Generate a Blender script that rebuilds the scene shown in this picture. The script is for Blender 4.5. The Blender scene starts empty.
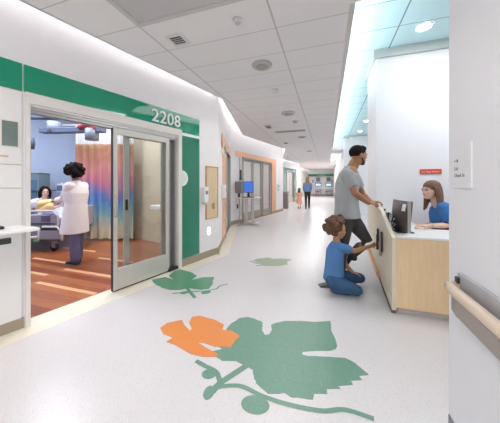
import bpy, math, random
from mathutils import Vector, Matrix, noise
random.seed(7)
SC = bpy.context.scene
COL = SC.collection
TH = math.radians(18.2); CH = 1.32; FPX = 234.0; HZ = 184.0
FW = Vector((-math.sin(TH), math.cos(TH), 0)); RT = Vector((math.cos(TH), math.sin(TH), 0)); UP = Vector((0, 0, 1))

def at(px, py, d):
    """point seen at (px, py) when it stands d metres ahead of the camera"""
    return FW*d + RT*((px-250)/FPX*d) + UP*(CH + (HZ-py)/FPX*d)

# ------------------------------------------------------------------ materials
MATS = {}
def mat(name, col, rough=0.5, metal=0.0, var=0.0, scale=8.0, bump=0.0, bscale=60.0, coat=0.0, trans=0.0, spec=0.5, stretch=None):
    if name in MATS: return MATS[name]
    m = bpy.data.materials.new(name); m.use_nodes = True; nt = m.node_tree; N = nt.nodes; L = nt.links
    b = N['Principled BSDF']
    b.inputs['Base Color'].default_value = (*col, 1); b.inputs['Roughness'].default_value = rough
    b.inputs['Metallic'].default_value = metal; b.inputs['Coat Weight'].default_value = coat
    b.inputs['Transmission Weight'].default_value = trans; b.inputs['Specular IOR Level'].default_value = spec
    tc = N.new('ShaderNodeTexCoord'); src = tc.outputs['Object']
    if stretch:
        mp = N.new('ShaderNodeMapping'); mp.inputs['Scale'].default_value = stretch; L.new(src, mp.inputs['Vector']); src = mp.outputs['Vector']
    nz = N.new('ShaderNodeTexNoise'); nz.inputs['Scale'].default_value = scale; nz.inputs['Detail'].default_value = 4
    L.new(src, nz.inputs['Vector'])
    v = max(var, 0.015)
    mx = N.new('ShaderNodeMix'); mx.data_type = 'RGBA'
    mx.inputs[6].default_value = tuple(max(0, c*(1-v)) for c in col)+(1,); mx.inputs[7].default_value = tuple(min(1, c*(1+v)) for c in col)+(1,)
    L.new(nz.outputs['Fac'], mx.inputs[0]); L.new(mx.outputs[2], b.inputs['Base Color'])
    if bump:
        n2 = N.new('ShaderNodeTexNoise'); n2.inputs['Scale'].default_value = bscale; L.new(src, n2.inputs['Vector'])
        bp = N.new('ShaderNodeBump'); bp.inputs['Strength'].default_value = bump; bp.inputs['Distance'].default_value = 0.01
        L.new(n2.outputs['Fac'], bp.inputs['Height']); L.new(bp.outputs['Normal'], b.inputs['Normal'])
    MATS[name] = m; return m

def emis(name, col, s):
    if name in MATS: return MATS[name]
    m = bpy.data.materials.new(name); m.use_nodes = True; N = m.node_tree.nodes
    b = N['Principled BSDF']; b.inputs['Base Color'].default_value = (*col, 1)
    b.inputs['Emission Color'].default_value = (*col, 1); b.inputs['Emission Strength'].default_value = s
    MATS[name] = m; return m

def math_node(N, L, op, a, b=None):
    n = N.new('ShaderNodeMath'); n.operation = op
    for i, v in enumerate((a, b)):
        if v is None: continue
        if hasattr(v, 'type') and hasattr(v, 'is_linked'): L.new(v, n.inputs[i])
        else: n.inputs[i].default_value = v
    return n.outputs[0]

def tile_mat(name, col, line, x0, dx, y0, dy, wx=0.008, wy=0.006):
    m = mat(name, col, 0.85, var=0.03, scale=3, bump=0.15, bscale=250)
    N = m.node_tree.nodes; L = m.node_tree.links; b = N['Principled BSDF']
    old = b.inputs['Base Color'].links[0].from_socket
    g = N.new('ShaderNodeNewGeometry'); sp = N.new('ShaderNodeSeparateXYZ'); L.new(g.outputs['Position'], sp.inputs[0])
    def lines(s, o, d, w):
        a = math_node(N, L, 'SUBTRACT', s, o-1000*d); a = math_node(N, L, 'DIVIDE', a, d); a = math_node(N, L, 'FRACT', a)
        a = math_node(N, L, 'SUBTRACT', a, 0.5); a = math_node(N, L, 'ABSOLUTE', a); return math_node(N, L, 'GREATER_THAN', a, 0.5-w/d)
    k = math_node(N, L, 'MAXIMUM', lines(sp.outputs[0], x0, dx, wx), lines(sp.outputs[1], y0, dy, wy))
    mx = N.new('ShaderNodeMix'); mx.data_type = 'RGBA'; L.new(k, mx.inputs[0]); L.new(old, mx.inputs[6]); mx.inputs[7].default_value = (*line, 1)
    L.new(mx.outputs[2], b.inputs['Base Color']); return m

def speck_mat(name, col, sp1, amount, rough=0.3, scale=110):
    m = mat(name, col, rough, var=0.03, scale=1.2)
    N = m.node_tree.nodes; L = m.node_tree.links; b = N['Principled BSDF']
    old = b.inputs['Base Color'].links[0].from_socket
    g = N.new('ShaderNodeNewGeometry'); vo = N.new('ShaderNodeTexVoronoi'); vo.inputs['Scale'].default_value = scale
    L.new(g.outputs['Position'], vo.inputs['Vector'])
    k = math_node(N, L, 'LESS_THAN', vo.outputs['Distance'], amount)
    mx = N.new('ShaderNodeMix'); mx.data_type = 'RGBA'; L.new(k, mx.inputs[0]); L.new(old, mx.inputs[6]); mx.inputs[7].default_value = (*sp1, 1)
    L.new(mx.outputs[2], b.inputs['Base Color']); return m

def wood_mat(name, c1, c2, rough=0.35, plank=None, axis=0, scale=3.0):
    m = mat(name, c1, rough)
    N = m.node_tree.nodes; L = m.node_tree.links; b = N['Principled BSDF']
    g = N.new('ShaderNodeNewGeometry'); mp = N.new('ShaderNodeMapping')
    s = [14, 14, 14]; s[axis] = 1.2; mp.inputs['Scale'].default_value = s
    L.new(g.outputs['Position'], mp.inputs['Vector'])
    nz = N.new('ShaderNodeTexNoise'); nz.inputs['Scale'].default_value = scale; nz.inputs['Detail'].default_value = 6; nz.inputs['Distortion'].default_value = 0.6
    L.new(mp.outputs[0], nz.inputs['Vector'])
    fac = nz.outputs['Fac']
    if plank:
        sp = N.new('ShaderNodeSeparateXYZ'); L.new(g.outputs['Position'], sp.inputs[0])
        q = math_node(N, L, 'FLOOR', math_node(N, L, 'DIVIDE', sp.outputs[1-axis], plank))
        wn = N.new('ShaderNodeTexWhiteNoise'); wn.noise_dimensions = '1D'; L.new(q, wn.inputs['W'])
        fac = math_node(N, L, 'ADD', math_node(N, L, 'MULTIPLY', fac, 0.6), math_node(N, L, 'MULTIPLY', wn.outputs['Value'], 0.4))
    cr = N.new('ShaderNodeValToRGB'); cr.color_ramp.elements[0].position = 0.3; cr.color_ramp.elements[1].position = 0.7
    cr.color_ramp.elements[0].color = (*c1, 1); cr.color_ramp.elements[1].color = (*c2, 1)
    L.new(fac, cr.inputs[0]); L.new(cr.outputs[0], b.inputs['Base Color']); return m

def glass_mat(name, tint, alpha_t=0.85, rough=0.02):
    m = bpy.data.materials.new(name); m.use_nodes = True; N = m.node_tree.nodes; L = m.node_tree.links
    N.remove(N['Principled BSDF']); out = N['Material Output']
    t = N.new('ShaderNodeBsdfTransparent'); t.inputs[0].default_value = (*tint, 1)
    gl = N.new('ShaderNodeBsdfGlossy'); gl.inputs['Roughness'].default_value = rough
    fr = N.new('ShaderNodeFresnel'); fr.inputs[0].default_value = 1.45
    mx = N.new('ShaderNodeMixShader'); L.new(math_node(N, L, 'MULTIPLY', fr.outputs[0], .75), mx.inputs[0]); L.new(t.outputs[0], mx.inputs[1]); L.new(gl.outputs[0], mx.inputs[2])
    L.new(mx.outputs[0], out.inputs[0]); MATS[name] = m; return m

W = mat('white wall paint', (0.82, 0.805, 0.815), 0.55, bump=0.05)
WC = mat('cream wall paint', (0.80, 0.765, 0.715), 0.5)
WR = mat('cool white wall paint', (0.80, 0.80, 0.83), 0.5)
WBLUE = mat('pale blue patient room paint', (0.52, 0.66, 0.93), 0.6)
WBEIGE = mat('beige patient room paint', (0.72, 0.60, 0.47), 0.6)
CEIL = tile_mat('ceiling tile', (0.83, 0.81, 0.81), (0.55, 0.535, 0.54), -1.79, 1.30, 1.876, 0.4555, 0.009, 0.005)
CEILA = tile_mat('aqua ceiling tile', (0.56, 0.80, 0.84), (0.18, 0.32, 0.36), 0.91, 3.0, 3.57, 0.515, 0.009, 0.006)
FLOOR = speck_mat('speckled vinyl floor', (0.68, 0.65, 0.655), (0.52, 0.50, 0.53), 0.22, 0.28, 90)
CREAM = speck_mat('cream vinyl border', (0.78, 0.74, 0.62), (0.66, 0.62, 0.52), 0.2, 0.3, 90)
WOODF = wood_mat('red brown plank floor', (0.24, 0.065, 0.022), (0.42, 0.15, 0.055), 0.28, plank=0.13, axis=0)
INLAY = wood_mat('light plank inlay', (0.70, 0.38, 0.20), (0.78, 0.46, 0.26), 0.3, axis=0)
MAPLE = wood_mat('maple veneer', (0.84, 0.61, 0.35), (0.90, 0.68, 0.42), 0.4, axis=2)
MAPLEP = wood_mat('pale maple veneer', (0.74, 0.66, 0.50), (0.79, 0.72, 0.56), 0.4, axis=2)
MAPLED = wood_mat('orange maple edge', (0.55, 0.28, 0.12), (0.66, 0.36, 0.17), 0.35, axis=1)
BOARD = wood_mat('light wood board', (0.66, 0.50, 0.30), (0.74, 0.59, 0.38), 0.4, axis=2)
RAILW = wood_mat('pale wood rail', (0.68, 0.55, 0.43), (0.76, 0.63, 0.50), 0.35, axis=1)
GREEN = mat('green glass panel', (0.0, 0.27, 0.15), 0.06, var=0.08, scale=2, coat=0.6)
GREEN2 = mat('green glass panel lower', (0.005, 0.20, 0.115), 0.05, var=0.1, scale=2, coat=0.6)
ORANGE = mat('orange panel', (0.84, 0.42, 0.22), 0.3, var=0.05)
PEACH = mat('peach panel', (0.80, 0.50, 0.33), 0.4)
TAN = mat('tan rubber base', (0.36, 0.30, 0.22), 0.6)
STEEL = mat('brushed steel', (0.50, 0.49, 0.47), 0.35, 0.75, var=0.05, stretch=(1, 1, 30))
ALU = mat('beige aluminium frame', (0.60, 0.575, 0.53), 0.4, 0.3)
ALUD = mat('taupe aluminium frame', (0.38, 0.345, 0.30), 0.4, 0.3)
ALUL = mat('light frame paint', (0.76, 0.73, 0.68), 0.45)
DARK = mat('dark metal', (0.05, 0.05, 0.05), 0.4, 0.4)
GREY = mat('mid grey plastic', (0.25, 0.25, 0.27), 0.5)
LGREY = mat('light grey plastic', (0.58, 0.58, 0.60), 0.45)
WHITE = mat('white plastic', (0.86, 0.86, 0.86), 0.35)
BLACK = mat('black plastic', (0.015, 0.015, 0.017), 0.45)
CLOTHW = mat('white coat cloth', (0.82, 0.78, 0.79), 0.85, bump=0.4, bscale=25)
GLASS = glass_mat('clear glass', (0.90, 0.92, 0.90))
BLUEP = mat('slate blue equipment', (0.085, 0.115, 0.19), 0.5)
FLG = speck_mat('green floor inlay', (0.15, 0.295, 0.22), (0.35, 0.50, 0.42), 0.16, 0.35, 80)
FLG2 = speck_mat('bright green floor inlay', (0.10, 0.29, 0.17), (0.25, 0.45, 0.33), 0.12, 0.35, 80)
FLG3 = speck_mat('sage green floor inlay', (0.30, 0.38, 0.25), (0.45, 0.52, 0.4), 0.12, 0.35, 80)
FLO = speck_mat('orange floor inlay', (0.76, 0.26, 0.07), (0.85, 0.36, 0.14), 0.12, 0.35, 80)

# ------------------------------------------------------------------ mesh builder
class MB:
    def __init__(s, T=None): s.v = []; s.f = []; s.T = T or Matrix(); s.sm = []
    def add(s, vs, fs, smooth=False):
        o = len(s.v); s.v += [s.T @ Vector(v) for v in vs]; s.f += [tuple(i+o for i in f) for f in fs]; s.sm += [smooth]*len(fs); return s
    def box(s, a, b):
        (x0, y0, z0), (x1, y1, z1) = a, b
        x0, x1 = sorted((x0, x1)); y0, y1 = sorted((y0, y1)); z0, z1 = sorted((z0, z1))
        return s.add([(x0,y0,z0),(x1,y0,z0),(x1,y1,z0),(x0,y1,z0),(x0,y0,z1),(x1,y0,z1),(x1,y1,z1),(x0,y1,z1)],
                     [(3,2,1,0),(4,5,6,7),(0,1,5,4),(1,2,6,5),(2,3,7,6),(3,0,4,7)])
    def prism(s, poly, z0, z1):
        n = len(poly); vs = [(x, y, z0) for x, y in poly]+[(x, y, z1) for x, y in poly]
        a = sum(poly[i][0]*poly[(i+1) % n][1]-poly[(i+1) % n][0]*poly[i][1] for i in range(n))
        R = range(n)
        fs = [tuple(reversed(R)), tuple(i+n for i in R)]+[(i, (i+1) % n, (i+1) % n+n, i+n) for i in R]
        if a < 0: fs = [tuple(reversed(f)) for f in fs]
        return s.add(vs, fs)
    def loft(s, pts, radii, side=None, caps='round', n=14, smooth=True, power=1.0):
        """tapered tube along pts; a radius is r or (r along side, r across)"""
        pts = [Vector(p) for p in pts]; rings = []; P = len(pts)
        rr = [(r, r) if not isinstance(r, (tuple, list)) else r for r in radii]
        for i, p in enumerate(pts):
            d = (pts[min(i+1, P-1)]-pts[max(i-1, 0)]).normalized()
            a = Vector(side) if side is not None else (Vector((0, 0, 1)) if abs(d.z) < 0.9 else Vector((1, 0, 0)))
            a = a-d*a.dot(d)
            if a.length < 1e-4: a = Vector((0, 1, 0)).cross(d)
            a.normalize(); b = d.cross(a)
            rings.append((p, d, a, b, rr[i]))
        if caps == 'round':
            p, d, a, b, r = rings[0]; m = min(r)
            pre = [(p-d*m*math.sin(t), d, a, b, (r[0]*math.cos(t), r[1]*math.cos(t))) for t in (1.45, 1.0, 0.5)]
            p, d, a, b, r = rings[-1]; m = min(r)
            post = [(p+d*m*math.sin(t), d, a, b, (r[0]*math.cos(t), r[1]*math.cos(t))) for t in (0.5, 1.0, 1.45)]
            rings = pre+rings+post
        vs = []; fs = []
        for p, d, a, b, r in rings:
            for k in range(n):
                t = 2*math.pi*k/n; c, q = math.cos(t), math.sin(t)
                vs.append(p+a*(r[0]*math.copysign(abs(c)**power, c))+b*(r[1]*math.copysign(abs(q)**power, q)))
        R = len(rings)
        for j in range(R-1):
            for k in range(n): fs.append((j*n+k, j*n+(k+1) % n, (j+1)*n+(k+1) % n, (j+1)*n+k))
        fs.append(tuple(reversed(range(n)))); fs.append(tuple((R-1)*n+k for k in range(n)))
        return s.add(vs, fs, smooth)
    def cyl(s, a, b, r, r2=None, n=20): return s.loft([a, b], [r, r if r2 is None else r2], caps='flat', n=n)
    def ell(s, c, r, ax=None, n=16, m=10):
        """ellipsoid radii (rx, ry, rz) along axes ax"""
        X, Y, Z = ax or (Vector((1, 0, 0)), Vector((0, 1, 0)), Vector((0, 0, 1))); c = Vector(c); vs = []; fs = []
        for j in range(1, m):
            t = math.pi*j/m
            for k in range(n):
                q = 2*math.pi*k/n
                vs.append(c+X*(r[0]*math.sin(t)*math.cos(q))+Y*(r[1]*math.sin(t)*math.sin(q))+Z*(r[2]*math.cos(t)))
        vs += [c+Z*r[2], c-Z*r[2]]; a = len(vs)-2
        for j in range(m-2):
            for k in range(n): fs.append((j*n+k, (j+1)*n+k, (j+1)*n+(k+1) % n, j*n+(k+1) % n))
        for k in range(n): fs.append((a, k, (k+1) % n)); fs.append((a+1, (m-2)*n+(k+1) % n, (m-2)*n+k))
        return s.add(vs, fs, True)
    def build(s, name, material, parent=None, bevel=0, label=None, vox=0, smooth=0, flip=False):
        me = bpy.data.meshes.new(name); base = parent_loc(parent)
        me.from_pydata([v-base for v in s.v], [], s.f); me.polygons.foreach_set('use_smooth', s.sm); me.update()
        o = bpy.data.objects.new(name, me); COL.objects.link(o); me.materials.append(material)
        if parent: o.parent = parent
        if vox:
            md = o.modifiers.new('r', 'REMESH'); md.mode = 'VOXEL'; md.voxel_size = vox; md.use_smooth_shade = True
            if smooth:
                sm = o.modifiers.new('s', 'SMOOTH'); sm.factor = 0.5; sm.iterations = smooth
            bake(o)
        if bevel:
            md = o.modifiers.new('b', 'BEVEL'); md.width = bevel; md.segments = 2; md.limit_method = 'ANGLE'
        if label: o['label'] = label
        return o

def bake(o):
    bpy.context.view_layer.update()
    dg = bpy.context.evaluated_depsgraph_get()
    me = bpy.data.meshes.new_from_object(o.evaluated_get(dg)); o.modifiers.clear(); o.data = me
def parent_loc(p):
    v = Vector((0, 0, 0))
    while p: v = v+Vector(p.location); p = p.parent
    return v
def thing(name, label, cat, loc=(0, 0, 0), group=None):
    o = bpy.data.objects.new(name, None); COL.objects.link(o); o.location = loc; o['label'] = label; o['category'] = cat
    if group: o['group'] = group
    return o
def tag(o, label, cat, group=None):
    o['label'] = label; o['category'] = cat
    if group: o['group'] = group
    return o
def struct(o): o['kind'] = 'structure'; return o
def rebase(o, loc):
    """put the origin of a one-mesh thing at its base"""
    loc = Vector(loc); o.data.transform(Matrix.Translation(Vector(o.location)-loc)); o.location = loc; return o

def frame(P0, P1):
    """u along the wall, n out of it into the corridor, z up"""
    u = Vector((P1[0]-P0[0], P1[1]-P0[1], 0)).normalized(); n = Vector((u.y, -u.x, 0))
    return Matrix(((u.x, n.x, 0, P0[0]), (u.y, n.y, 0, P0[1]), (0, 0, 1, 0), (0, 0, 0, 1)))

def text(name, s, size, pos, X, Y, material, parent=None, depth=0.004, bold=0.0, align='LEFT'):
    cu = bpy.data.curves.new(name, 'FONT'); cu.body = s; cu.size = size; cu.extrude = depth; cu.offset = bold; cu.align_x = align; cu.resolution_u = 3
    t = bpy.data.objects.new(name, cu); COL.objects.link(t); bpy.context.view_layer.update()
    me = bpy.data.meshes.new_from_object(t.evaluated_get(bpy.context.evaluated_depsgraph_get()))
    bpy.data.objects.remove(t)
    X = Vector(X).normalized(); Y = Vector(Y).normalized(); Zv = X.cross(Y)
    M = Matrix(((X.x, Y.x, Zv.x, pos[0]), (X.y, Y.y, Zv.y, pos[1]), (X.z, Y.z, Zv.z, pos[2]), (0, 0, 0, 1)))
    me.transform(M); me.transform(Matrix.Translation(-parent_loc(parent)))
    me.materials.clear(); me.materials.append(material)
    o = bpy.data.objects.new(name, me); COL.objects.link(o)
    if parent: o.parent = parent
    return o

# ================================================================== SETTING
A0 = (-2.652, 1.394); A1 = (-1.968, 4.038); FA = frame(A0, A1)
C0 = (-2.93, 6.93); C1 = (-2.04, 11.372); FB = frame(A1, C0); FC = frame(C0, C1)
D0 = (-2.9, 14.0); D1 = (-2.07, 19.2); FC2 = frame(C1, D0); FD = frame(D0, D1)
E0 = (-2.9, 21.9); E1 = (-2.1, 28.0); FE = frame(E0, E1)
def ln(F): return (F.inverted() @ Vector((0, 0, 0)))
def seglen(a, b): return math.hypot(b[0]-a[0], b[1]-a[1])
uaS = -5.6                                   # wall A runs on behind the camera
AS = FA @ Vector((uaS, 0, 0))
CZ = 2.9; RZ = 3.42; TOP = 3.24

# floors
fpoly = [(AS.x, AS.y), A0, A1, C0, C1, D0, D1, E0, E1, (0.8, 28.0), (0.8, 11.0), (4.5, 11.0), (4.5, AS.y)]
struct(MB().prism(fpoly, -0.05, 0.0).build('floor', FLOOR))
bw = 0.21
def off(F, u, n): p = F @ Vector((u, n, 0)); return (p.x, p.y)
LA, LB, LC, LD = seglen(A0, A1), seglen(A1, C0), seglen(C0, C1), seglen(D0, D1)
m = MB()
for F, a, b in ((FA, uaS, LA+0.02), (FB, -0.05, LB-0.2), (FC, 0.2, LC+0.02), (FC2, 0, seglen(C1, D0)-.2), (FD, 0.2, LD)):
    m.prism([off(F, a, 0), off(F, b, 0), off(F, b, bw), off(F, a, bw)], 0.0, 0.0015)
m.prism([off(FA, 0.04, -0.14), off(FA, 1.8, -0.14), off(FA, 1.8, 0.0), off(FA, 0.04, 0.0)], 0.0, 0.0015)
struct(m.build('floor', CREAM))
# patient room floor, lighter planks let into it
RU0, RU1, RN = -2.2, 2.62, -5.6; RH2 = 3.5
struct(MB(FA).box((RU0, -0.14, -0.05), (RU1, RN, 0.0)).build('floor', WOODF))
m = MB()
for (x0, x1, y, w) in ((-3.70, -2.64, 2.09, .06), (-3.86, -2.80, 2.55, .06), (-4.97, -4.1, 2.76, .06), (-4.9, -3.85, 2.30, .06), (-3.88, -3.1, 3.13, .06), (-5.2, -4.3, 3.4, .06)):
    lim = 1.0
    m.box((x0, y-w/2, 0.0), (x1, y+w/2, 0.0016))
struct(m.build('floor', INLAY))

# wall A (with the doorway u .04 - 1.80)
OA0, OA1, OZ = 0.045, 1.80, 2.05
m = MB(FA); T_ = -0.16
m.box((uaS, T_, 0), (OA0, 0, TOP)); m.box((OA1, T_, 0), (LA, 0, TOP)); m.box((OA0, T_, OZ), (OA1, 0, TOP))
struct(m.build('wall_left', W))
def wall_with_hole(F, Lw, o0, o1, oz, material, name, back=0.18, depth=0.0):
    m = MB(F); m.box((0, -back, 0), (o0, 0, TOP)); m.box((o1, -back, 0), (Lw, 0, TOP)); m.box((o0, -back, oz), (o1, 0, TOP))
    return struct(m.build(name, material))
BO0, BO1 = 1.35, 2.72
wall_with_hole(FB, LB, BO0, BO1, 2.15, W, 'wall_left')
CO0, CO1 = 0.75, 3.12
wall_with_hole(FC, LC, CO0, CO1, 2.2, W, 'wall_left')
struct(MB(FC2).box((0, -.15, 0), (seglen(C1, D0), 0, TOP)).build('wall_left', W))
DO0, DO1 = 1.9, 3.7
wall_with_hole(FD, LD, DO0, DO1, 2.2, W, 'wall_left')
struct(MB(frame(D1, E0)).box((0, -.15, 0), (seglen(D1, E0), 0, TOP)).build('wall_left', PEACH))
struct(MB(FE).box((0, -.15, 0), (seglen(E0, E1), 0, TOP)).build('wall_left', WC))
struct(MB().box((-2.6, 28.0, 0), (1.2, 28.2, TOP)).build('wall_back', W))
struct(MB().box((0.71, 11.0, 0), (0.95, 28.0, TOP)).build('wall_right', WR))
struct(MB().box((0.951, 11.0, 0), (4.5, 11.2, 3.36)).build('wall_right', WR))
struct(MB().box((4.5, -4.5, 0), (4.7, 11.2, 3.8)).build('wall_right', W))
struct(MB().box((0.74, 4.15, 0), (4.5, 4.95, 3.30)).build('wall_reception', WR))
struct(MB().box((0.70, 4.11, 3.30), (4.5, 4.99, RZ)).build('trim_1', mat('grey beam paint', (0.50, 0.55, 0.53), 0.6)))
struct(MB().box((0.70, 10.96, 3.36), (4.5, 11.2, RZ)).build('trim_2', MATS['grey beam paint']))
# near right wall stub
struct(MB().box((0.63, -4.5, 0), (0.82, 1.545, 3.7)).build('wall_near_right', WR))
struct(MB().box((0.625, -4.5, 0), (0.63, 1.54, 0.075)).build('baseboard_right', mat('grey rubber base', (0.22, 0.21, 0.24), 0.6)))
# rubber base along the left walls
m = MB(FA); m.box((uaS, 0, 0), (0.0, 0.008, 0.10)); m.box((OA1+.02, 0, 0), (LA+.004, 0.008, 0.12)); struct(m.build('baseboard_left', TAN))
m = MB(FB); m.box((0, 0, 0), (BO0-.06, 0.008, 0.12)); m.box((BO1+.06, 0, 0), (LB, 0.008, 0.12)); struct(m.build('baseboard_left', TAN))
m = MB(FC); m.box((0, 0, 0), (CO0-.06, 0.008, 0.12)); m.box((CO1+.06, 0, 0), (LC, 0.008, 0.12)); struct(m.build('baseboard_left', TAN))
m = MB(FD); m.box((0, 0, 0), (DO0-.06, 0.008, 0.12)); m.box((DO1+.06, 0, 0), (LD, 0.008, 0.12)); struct(m.build('baseboard_left', TAN))

# ceilings: the left edge steps along the cove
cedge = [(-3.88, -4.0), (-2.514, 1.288), (-1.853, 3.97), (-2.571, 7.097), (-1.786, 10.726), (-2.679, 14.442), (-1.984, 18.807), (-2.6, 21.9), (-1.9, 27.9)]
RY0, RY1 = 2.22, 11.6
m = MB(); m.prism(cedge+[(0.19, 27.9), (0.19, -4.0)], CZ, CZ+0.05)
m.box((0.19, -4.0, CZ), (4.5, RY0, CZ+0.05))
m.box((0.19, RY1, CZ), (0.9, 13.0, CZ+0.05)); m.box((0.19, 20.5, CZ), (0.9, 27.9, CZ+0.05))
struct(m.build('ceiling', CEIL))
struct(MB().box((0.14, RY0, RZ), (4.6, RY1, RZ+0.05)).build('ceiling', CEILA))
struct(MB().box((0.14, 13.0, RZ-.2), (0.95, 20.5, RZ-.15)).build('ceiling', W))
m = MB()                                                   # risers of the raised bays
m.box((0.17, RY0, CZ+.05), (0.19, RY1, RZ)); m.box((0.19, RY0-.02, CZ+.05), (4.5, RY0, RZ)); m.box((0.19, RY1, CZ+.05), (0.95, RY1+.02, RZ))
m.box((0.17, 13.0, CZ+.05), (0.19, 20.5, RZ-.2))
struct(m.build('trim_3', W))
# closing lid of the light cove along the left walls
lid = [(p[0]-0.55, p[1]) for p in cedge]
m = MB(); m.prism(lid+[(x+0.75, y) for x, y in reversed(cedge)], TOP, TOP+0.04)
struct(m.build('trim_4', W))
m = MB()                                                   # white lip of the cove
for a, b in zip(cedge[:-1], cedge[1:]):
    F = frame(a, b); m.T = F; m.box((0, 0.0, CZ), (seglen(a, b), 0.015, CZ+0.09))
m.T = Matrix(); struct(m.build('trim_5', WHITE))

# patient room shell
RH = 3.5
m = MB(FA)
m.box((RU0-.1, RN-.1, 0), (RU1+.1, RN, RH)); m.box((RU0-.1, RN, 0), (RU0, T_, RH))
struct(m.build('wall_room', WBLUE))
struct(MB(FA).box((RU1, RN, 0), (RU1+.1, T_, RH)).build('wall_room_side', WBEIGE))
struct(MB(FA).box((RU0-.1, RN-.1, RH), (RU1+.1, T_, RH+.05)).build('ceiling_room', W))
for F, Lw in ((FB, LB), (FC, LC), (FD, LD)):              # plain rooms behind the other fronts
    a_, dp = (1.1, -1.1) if F is FB else (.6, -3.0)
    m = MB(F); m.box((a_, dp, 0), (Lw-.3, dp+.1, 2.9)); m.box((a_, dp, 2.7), (Lw-.3, -.18, 2.75)); m.box((a_-.1, dp, 0), (a_, -.18, 2.9)); m.box((Lw-.3, dp, 0), (Lw-.2, -.18, 2.9))
    struct(m.build('wall_room', WBEIGE if F is not FD else WC))
    struct(MB(F).box((a_, dp, -.05), (Lw-.3, 0, 0.001)).build('floor', WOODF if F is not FD else FLOOR))

# ================================================================== LIGHTING FIXTURES
def strip(pts, z, s, label, w=0.03, col=(1, .97, .95), name='cove_light'):
    t = []
    for a, b, F0 in pts:
        F = frame(a, b)
        r = thing(name, label, 'cove light', (*a, z))
        MB(F).box((0.02, -0.03-w, z), (seglen(a, b)-.02, -0.03, z+0.012)).build('light_strip', emis('cove led %g' % s, col, s), r)
        MB(F).box((0.02, -0.035-w, z-.02), (seglen(a, b)-.02, -0.025, z)).build('channel', ALU, r)
        t.append(r)
    return t
def cove(i, lab, s):
    a, b = cedge[i], cedge[i+1]; F = frame(a, b); L = seglen(a, b)
    r = thing('cove_light', lab, 'cove light', (*a, CZ+.05))
    MB(F).box((0.03, 0.03, CZ+.05), (L-.03, 0.09, CZ+.065)).build('channel', ALU, r)
    MB(F).box((0.03, 0.035, CZ+.065), (L-.03, 0.085, CZ+.075)).build('light_strip', emis('cove led %g' % s, (1, .98, .97), s), r)
CV = 40
cove(0, 'light cove over the left wall behind the viewer', CV)
cove(1, 'bright light cove above the green band over the first doorway', CV)
cove(2, 'short bright light cove angling back past the first room front', CV)
cove(3, 'bright light cove above the orange framed doorway', CV)
cove(4, 'short light cove stepping back past the orange doorway', CV)
cove(5, 'light cove above the distant green framed doorway', CV)
cove(7, 'light cove at the far end of the left wall', CV)
def riser_strip(p0, p1, z, lab, s):
    r = thing('cove_light', lab, 'cove light', (p0[0], p0[1], z))
    MB().box((p0[0], p0[1], z), (p1[0]+.05, p1[1], z+.02)).build('channel', ALU, r)
    MB().box((p0[0]+.006, p0[1], z+.02), (p1[0]+.044, p1[1], z+.032)).build('light_strip', emis('bay led %g' % s, (.93, .98, 1), s), r)
riser_strip((0.20, RY0+.1), (0.20, RY1-.1), 2.98, 'long light cove along the aqua raised ceiling', 30)
riser_strip((0.20, 13.1), (0.20, 20.4), 2.98, 'far light cove in the second raised ceiling bay', 22)

def downlight(x, y, z, lab, r=0.075, s=30, group=None, power=0):
    t = thing('recessed_downlight', lab, 'ceiling light', (x, y, z), group)
    m = MB(); n = 28; vs = []; fs = []
    for k in range(n):
        a = 2*math.pi*k/n; c, q = math.cos(a), math.sin(a)
        vs += [(x+c*r*1.25, y+q*r*1.25, z-.002), (x+c*r*1.2, y+q*r*1.2, z-.012), (x+c*r, y+q*r, z-.012), (x+c*r, y+q*r, z-.002)]
    for k in range(n):
        for j in range(3): fs.append((4*k+j, 4*((k+1) % n)+j, 4*((k+1) % n)+j+1, 4*k+j+1))
    m.add(vs, fs, True); m.build('trim_ring', WHITE, t)
    MB().cyl((x, y, z-.003), (x, y, z-.009), r, n=28).build('lens', emis('downlight lens', (1, 1, 1), s), t)
    return t
downlight(1.23, 3.69, RZ, 'round recessed downlight in aqua ceiling above the reception wall', 0.085)
downlight(1.25, 8.6, RZ, 'nearer of two small downlights in aqua ceiling beyond the standing man', .07)
downlight(1.25, 10.2, RZ, 'farther of two small downlights in aqua ceiling beyond the standing man', .07)

# unseen area lights added under the ceilings to brighten hall and reception
def area(name, loc, sx, sy, power, col=(1, 1, 1), rot=(0, 0, 0)):
    l = bpy.data.lights.new(name, 'AREA'); l.shape = 'RECTANGLE'; l.size = sx; l.size_y = sy; l.energy = power; l.color = col
    o = bpy.data.objects.new(name, l); COL.objects.link(o); o.location = loc; o.rotation_euler = rot; return o
area('fill_light', (-0.9, -1.2, CZ-.02), 1.2, 2.4, 80, (1, .985, .98))
area('fill_light', (-0.8, 5.0, CZ-.02), 1.2, 4.0, 34, (1, .985, .98))
area('fill_light', (-1.0, 12.0, CZ-.02), 1.2, 5.0, 55, (1, .985, .98))
area('fill_light', (-0.8, 21.0, CZ-.02), 1.2, 8.0, 170, (1, .985, .98))
area('fill_light', (2.2, 3.0, RZ-.02), 1.4, 1.0, 46, (.97, .98, 1))
area('fill_light', (2.6, 8.0, RZ-.02), 1.4, 3.0, 60, (.95, .98, 1))
p = FA @ Vector((0.3, -2.6, RH-.03)); area('room_light', p, 1.4, 2.4, 140, (.86, .92, 1))
p = FA @ Vector((1.9, -1.0, RH-.03)); area('room_light', p, .8, .8, 45, (1, .95, .9))
for F, u in ((FB, 1.7), (FC, 2.0), (FD, 2.6)):
    p = F @ Vector((u, -.65 if F is FB else -1.5, 2.68)); area('room_light', p, .8, .6, 10 if F is FB else 24, (1, .93, .88))

wd = bpy.data.worlds.new('World'); SC.world = wd; wd.use_nodes = True
wd.node_tree.nodes['Background'].inputs[0].default_value = (1.0, 0.975, 0.965, 1); wd.node_tree.nodes['Background'].inputs[1].default_value = 0.85

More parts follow.
